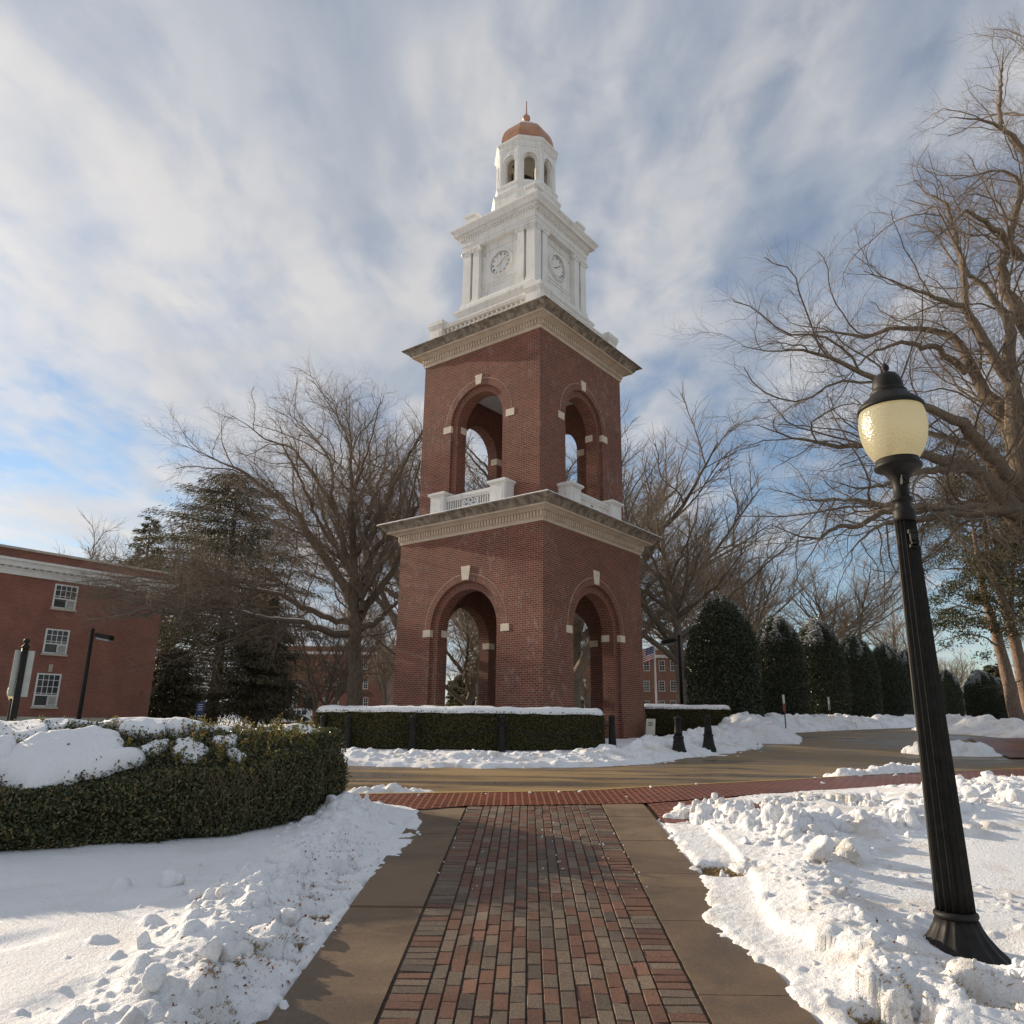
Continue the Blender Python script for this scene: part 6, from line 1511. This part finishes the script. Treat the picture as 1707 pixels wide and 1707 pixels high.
def dormitory():
    # facade runs away along E1; its corner is hidden behind the evergreen
    A = aty(246, 1195, 44)[:2]; root = empty('dormitory', (A[0], A[1], 1.4)); tag(root, 'three storey brick dormitory with white cornice and window air conditioners', 'building')
    n = E2; ax = -E1; Lg, D = 11.5, 14; o = A
    def f(a, d, z): return (ax[0]*a+n[0]*d, ax[1]*a+n[1]*d, z-1.4)
    # heights read on the facade plane
    def zf(u, v):
        d = ray(u, v); k = (A@n)/(d[:2]@n); return EYE+k*d[2], k*d[:2]
    def al(u, v): z, q = zf(u, v); return float((q-A)@ax), z
    zpar = al(60, 917)[1]; zc1 = al(60, 938)[1]; zc0 = al(60, 962)[1]; zbase = al(60, 1195)[1]
    w = MB(); w.box((0, -D, .5), (Lg, 0, zc0), f); w.build('wall', M_['brick_far'], root)
    w = MB(); w.box((-.0, -D, zc1), (Lg, -.05, zpar-.12), f); w.build('parapet', M_['brick_far'], root)
    w = MB(); w.box((-.05, -D-.05, zpar-.12), (Lg, .06, zpar), f); w.build('coping', M_['sill'], root)
    w = MB()
    for h, a, b in ((.10, zc0-.03, zc0+.22), (.16, zc0+.22, zc0+.32), (.40, zc0+.36, zc1-.12), (.52, zc1-.12, zc1)): w.box((-h, -D-h, a), (Lg, h, b), f)
    for i in range(31): a = .3+i*.36; w.box((a, .16, zc0+.32), (a+.16, .30, zc0+.40), f)
    w.build('cornice', M_['trim'], root)
    w = MB(); w.box((-.06, -D, .5), (Lg, .06, zbase), f); w.build('base', M_['conc_base'], root)
    orel = (0, 0)
    cols_px = [((96, 973, 127, 1015), (80, 1047, 113, 1090), (63, 1121, 101, 1178))]
    for tup in cols_px:
        for k, (u0, v0, u1, v1) in enumerate(tup):
            a1, zt = al(u0+(u1-u0)*.15, v0+1); a0, _ = al(u1-(u1-u0)*.12, v0+2); _, zl = al((u0+u1)/2-5, v1+ (0 if k < 2 else 0)); 
            wd = 1.15; am = (a0+a1)/2
            for dx in (0,):
                def g(z): return z-1.4
                window(root, (0, 0), ax, n, am+dx-wd/2, am+dx+wd/2, zl-1.4, zt-1.4, 4, 5 if k == 2 else 4, .40 if k < 2 else .34, True, dx < 9)
                if k == 2:
                    ks = MB(); ks.box((am+dx-.09, -.01, zt+.28-.2), (am+dx+.09, .03, zt+.45), f); ks.build('keystone', M_['sill'], root)
dormitory()
def far_hall(label, y, u0, u1, vtop, wins, cat='building', extra=None, brick='brick_sun', name='brick_hall', white=()):
    p0, p1 = aty(u0, 1200, y), aty(u1, 1200, y); zt = aty((u0+u1)/2, vtop, y)[2]; root = empty(name, (p0[0], y, 1.4)); tag(root, label, cat)
    W = p1[0]-p0[0]; f = lambda a, d, z: (a, -d, z)
    X = lambda u, v: float(aty(u, v, y)[0]-p0[0]); Z = lambda u, v: float(aty(u, v, y)[2]-1.4)
    m = MB(); m.box((0, -16, -.6), (W, 0, zt-1.4), f); m.build('wall', M_[brick], root)
    m = MB(); zc = zt-1.4; m.box((-.3, -16.3, zc-1.15), (W+.3, .25, zc-.75), f); m.box((-.15, -16.1, zc), (W+.15, .12, zc+.15), f); m.build('cornice', M_['trim'], root)
    for (ua, va, ub, vb) in wins:
        window(root, (0, 0), (1, 0), (0, -1), X(ua, va), X(ub, va), Z(ua, vb), Z(ua, va), 2, 4, .5, True, False)
    for (ua, va, ub, vb, mt, nm) in white: m = MB(); m.box((X(ua, va), -.05, Z(ua, vb)), (X(ub, va), .12, Z(ua, va)), f); m.build(nm, M_[mt], root)
    return root
ws = []
for v0, v1 in ((1101, 1118), (1135, 1152), (1168, 1185)):
    for u in (1031, 1049, 1072.5, 1098, 1117, 1135, 1154, 1173): ws.append((u, v0, u+10, v1))
ws += [(963, 1104, 972, 1122), (1013, 1101, 1023, 1118)]
far_hall('brick hall with white sash windows, seen past the tower behind the flagpole', 112, 944, 1215, 1083, ws, white=[(958, 1132, 976, 1136, 'trim', 'entrance_trim'), (958, 1136, 960.5, 1190, 'trim', 'entrance_trim'), (973.5, 1136, 976, 1190, 'trim', 'entrance_trim'), (960.5, 1138, 973.5, 1152, 'glass', 'stair_window'), (960.5, 1153, 973.5, 1166, 'trim', 'entrance_panel'), (960.5, 1168, 973.5, 1173, 'glass', 'fanlight'), (965, 1176, 972, 1196, 'green', 'door')])
ws = [(u, v0, u+8, v1) for u in (540, 557, 582, 606) for v0, v1 in ((1100, 1115), (1132, 1148), (1163, 1180))]
far_hall('shaded brick hall with a columned porch behind the big oak trunk', 118, 440, 640, 1078, ws, brick='brick_far', white=[(468, 1146, 472, 1182, 'trim', 'column'), (477, 1146, 481, 1182, 'trim', 'column'), (489, 1146, 493, 1182, 'trim', 'column'), (496, 1146, 499, 1182, 'trim', 'column'), (464, 1140, 503, 1146, 'trim', 'porch_beam'), (483, 1152, 488, 1180, 'glass', 'porch_window'), (508, 1150, 524, 1186, 'dark', 'dark_doorway')])
# ------------------------------------------------------------------ flag, signs, road markers, van
p = aty(1095, 1195, 72); zb = float(G(p[0], 72)); zt = aty(1089, 1020, 72)[2]-zb; r = empty('flagpole', (p[0], 72, zb)); tag(r, 'white flagpole in front of the far brick hall', 'flagpole')
m = MB(); m.tube([(0, 0, 0), (0, 0, zt)], [.11, .05], 10); m.build('pole', M_['trim'], r); m = MB(); m.lathe([(.02, zt), (.09, zt+.06), (.02, zt+.16)], 10); m.build('ball', M_['gold'], r)
q = aty(1091, 1080, 72); fl = MB(); nxx, W_, H_ = 14, 1.7, 1.25
def flag_pt(i, t): x = -W_*i/nxx; return (x, .16*math.sin(i*.9)*i/nxx, -t*H_-.42*(i/nxx)**1.1*W_)
for s in range(13):
    for i in range(nxx):
        canton = s < 7 and i < 6
        fl.face([flag_pt(i, s/13), flag_pt(i+1, s/13), flag_pt(i+1, (s+1)/13), flag_pt(i, (s+1)/13)], mi=2 if canton else s % 2)
for a in range(5):
    for b in range(4):
        i, t = .6+a*1.15, .04+b*.125; c = flag_pt(i, t); fl.face([(c[0]-.03, c[1]-.02, c[2]-.03), (c[0]+.03, c[1]-.02, c[2]-.03), (c[0]+.03, c[1]-.02, c[2]+.03), (c[0]-.03, c[1]-.02, c[2]+.03)], mi=1)
o = fl.build('flag', [mat('flag_red', (.45, .04, .05), .8)[0], mat('flag_white', (.72, .72, .72), .8)[0], mat('flag_blue', (.03, .05, .18), .8)[0]]); o.location = (p[0]-.08, 72, q[2]+.2); tag(o, 'red and white striped flag with a blue corner, flying from the white pole', 'flag')
p = aty(332, 1200, 40); zb = float(G(p[0], 40)); r = empty('notice_sign', (p[0], 40, zb)); tag(r, 'small dark blue sign board under the drooping evergreen', 'sign')
za, zc = aty(332, 1190, 40)[2]-zb, aty(332, 1171, 40)[2]-zb
m = MB(); m.box((-.20, -.03, za-.05), (.20, .02, zc)); m.build('sign_panel', mat('navy_panel', (.018, .03, .10), .5)[0], r)
m = MB(); 
for k, (w, z) in enumerate(((.11, .10), (.14, .20), (.09, .28), (.12, .36))): m.box((-w, -.034, zc-z-.018), (w, -.030, zc-z+.012))
m.build('lettering', mat('pale_letter', (.45, .47, .55), .6)[0], r); m = MB(); m.tube([(-.16, 0, 0), (-.16, 0, za)], .025, 8); m.build('post', M_['iron'], r); m = MB(); m.tube([(.16, 0, 0), (.16, 0, za)], .025, 8); m.build('post', M_['iron'], r)
def marker(u, v0, v1, y, label, top):
    p = aty(u, v0, y); zb = float(G(p[0], y)); zt = aty(u, v1, y)[2]-zb; r = empty('road_marker', (p[0], y, zb)); tag(r, label, 'road marker', 'thin reflector stakes in the snow bank')
    m = MB(); m.tube([(0, 0, -.2), (0, 0, zt-.30)], .022, 8); m.build('stake', mat('brown_stake', (.09, .05, .035), .7)[0], r)
    m = MB(); m.box((-.04, -.012, zt-.62), (.04, .012, zt-.34)); m.build('reflector', mat('red_reflector', top, .4)[0], r); m = MB(); m.box((-.04, -.012, zt-.34), (.04, .012, zt)); m.build('reflector', M_['trim'], r)
marker(1309, 1200, 1158, 30, 'reflector stake with red and white bands before the second holly', (.50, .08, .04))
marker(1384, 1196, 1162, 38, 'pale reflector stake before the third holly', (.55, .56, .58))
marker(1601, 1205, 1190, 36, 'short red topped reflector stake at the end of the ploughed bank', (.45, .06, .05))
p = aty(1084, 1226, 27.5); r = empty('sandwich_board', (p[0], 27.5, p[2])); tag(r, 'cream sandwich board leaning beside the brick corner of the tower', 'sign')
hh = aty(1084, 1198, 27.5)[2]-p[2]; m = MB(); f = lambda x, y, z: (x+z*.12, y+z*.28, z); m.box((-.16, -.015, 0), (.16, .015, hh), f); m.build('board', noisy('cream_board', (.52, .48, .40), (.60, .56, .47), 4, .7, 0), r); m = MB(); f2 = lambda x, y, z: (x+z*.12, y-z*.28+.56*hh, z); m.box((-.16, -.015, 0), (.16, .015, hh), f2); m.build('board', M_['sill'], r)
m = MB()
for z in (.58, .66, .74): m.box((-.09, -.019, hh*z), (.07, -.0155, hh*z+.022), f)
m.build('lettering', M_['numeral'], r)
def vehicle(name, label, u0, u1, vt, y, van, paint):
    a, b = aty(u0, 1200, y), aty(u1, 1200, y); Lv = b[0]-a[0]; zb = float(G(a[0], y)); zt = aty((u0+u1)/2, vt, y)[2]-zb; root = empty(name, ((a[0]+b[0])/2, y, zb)); tag(root, label, 'van' if van else 'car'); h = zt; W = 1.95
    side = [(-.5, .16), (-.5, .46), (-.47, .56), (-.40, .62), (-.32, .95), (-.29, 1.0), (.44, 1.0), (.485, .93), (.5, .5), (.5, .16)] if van else [(-.5, .2), (-.5, .5), (-.46, .56), (-.26, .62), (-.12, .96), (-.06, 1.0), (.24, 1.0), (.36, .64), (.48, .60), (.5, .5), (.5, .2)]
    P = [(x*Lv, z*h) for x, z in side]; m = MB(); ins = lambda z: 1-.10*max(0, (z/h-.55)/.45)
    L_ = [(x, -W/2*ins(z), z) for x, z in P]; R_ = [(x, W/2*ins(z), z) for x, z in P]; m.face(L_); m.face(R_[::-1])
    for i in range(len(P)): j = (i+1) % len(P); m.face([L_[i], R_[i], R_[j], L_[j]])
    m.build('body', paint, root)
    spans = ((-.30, -.20), (-.17, -.02), (.0, .14), (.16, .28), (.30, .43)) if van else ((-.15, .02), (.05, .26))
    for s in (-1, 1):
        for x0, x1 in spans:
            g = MB(); z0, z1 = .62*h, (.88 if van else .92)*h; sk = .04 if x0 < -.1 and not van else .015
            q = [(x0*Lv, z0), (x1*Lv, z0), (x1*Lv-(sk*Lv if x1 > .2 and not van else 0), z1), ((x0+sk)*Lv, z1)]; g.face([(x, s*(W/2*ins(z)+.012), z) for x, z in q]); g.build('side_window', M_['glass'], root)
        for x in (-.32, .32):
            t = MB(); t.tube([(x*Lv, s*(W/2-.18), .34), (x*Lv, s*(W/2+.01), .34)], .34, 20); w = t.build('wheel', M_['dark'], root); t = MB(); t.tube([(x*Lv, s*(W/2-.1), .34), (x*Lv, s*(W/2+.02), .34)], .2, 16); t.build('hub_cap', M_['trim'], w)
        hl_ = MB(); hl_.box((-.503*Lv, s*.6-.16, .42*h), (-.49*Lv, s*.6+.16, .50*h)); hl_.build('headlight', mat('lamp_lens', (.6, .6, .6), .2)[0], root)
    ws_ = MB(); a_, b_ = (3, 4); ws_.face([(L_[a_][0]-.015, L_[a_][1]*.9, L_[a_][2]+.04), (L_[a_][0]-.015, -L_[a_][1]*.9, L_[a_][2]+.04), (L_[b_][0]-.015, -L_[b_][1]*.9, L_[b_][2]-.04), (L_[b_][0]-.015, L_[b_][1]*.9, L_[b_][2]-.04)]); ws_.build('windscreen', M_['glass'], root)
    bm_ = MB(); bm_.box((-.52*Lv, -W/2, .2*h), (-.5*Lv+.02, W/2, .34*h)); bm_.build('bumper', M_['blind'], root)
vehicle('passenger_van', 'white passenger van with a row of dark windows, parked beyond the snowy hedge', 457, 517, 1181, 96, True, noisy('van_white', (.62, .64, .68), (.70, .72, .75), 2, .3, 0))
vehicle('parked_car', 'grey parked car half hidden behind the hedge beside the white van', 405, 450, 1188, 92, False, noisy('car_grey', (.20, .21, .23), (.28, .29, .31), 2, .3, 0))
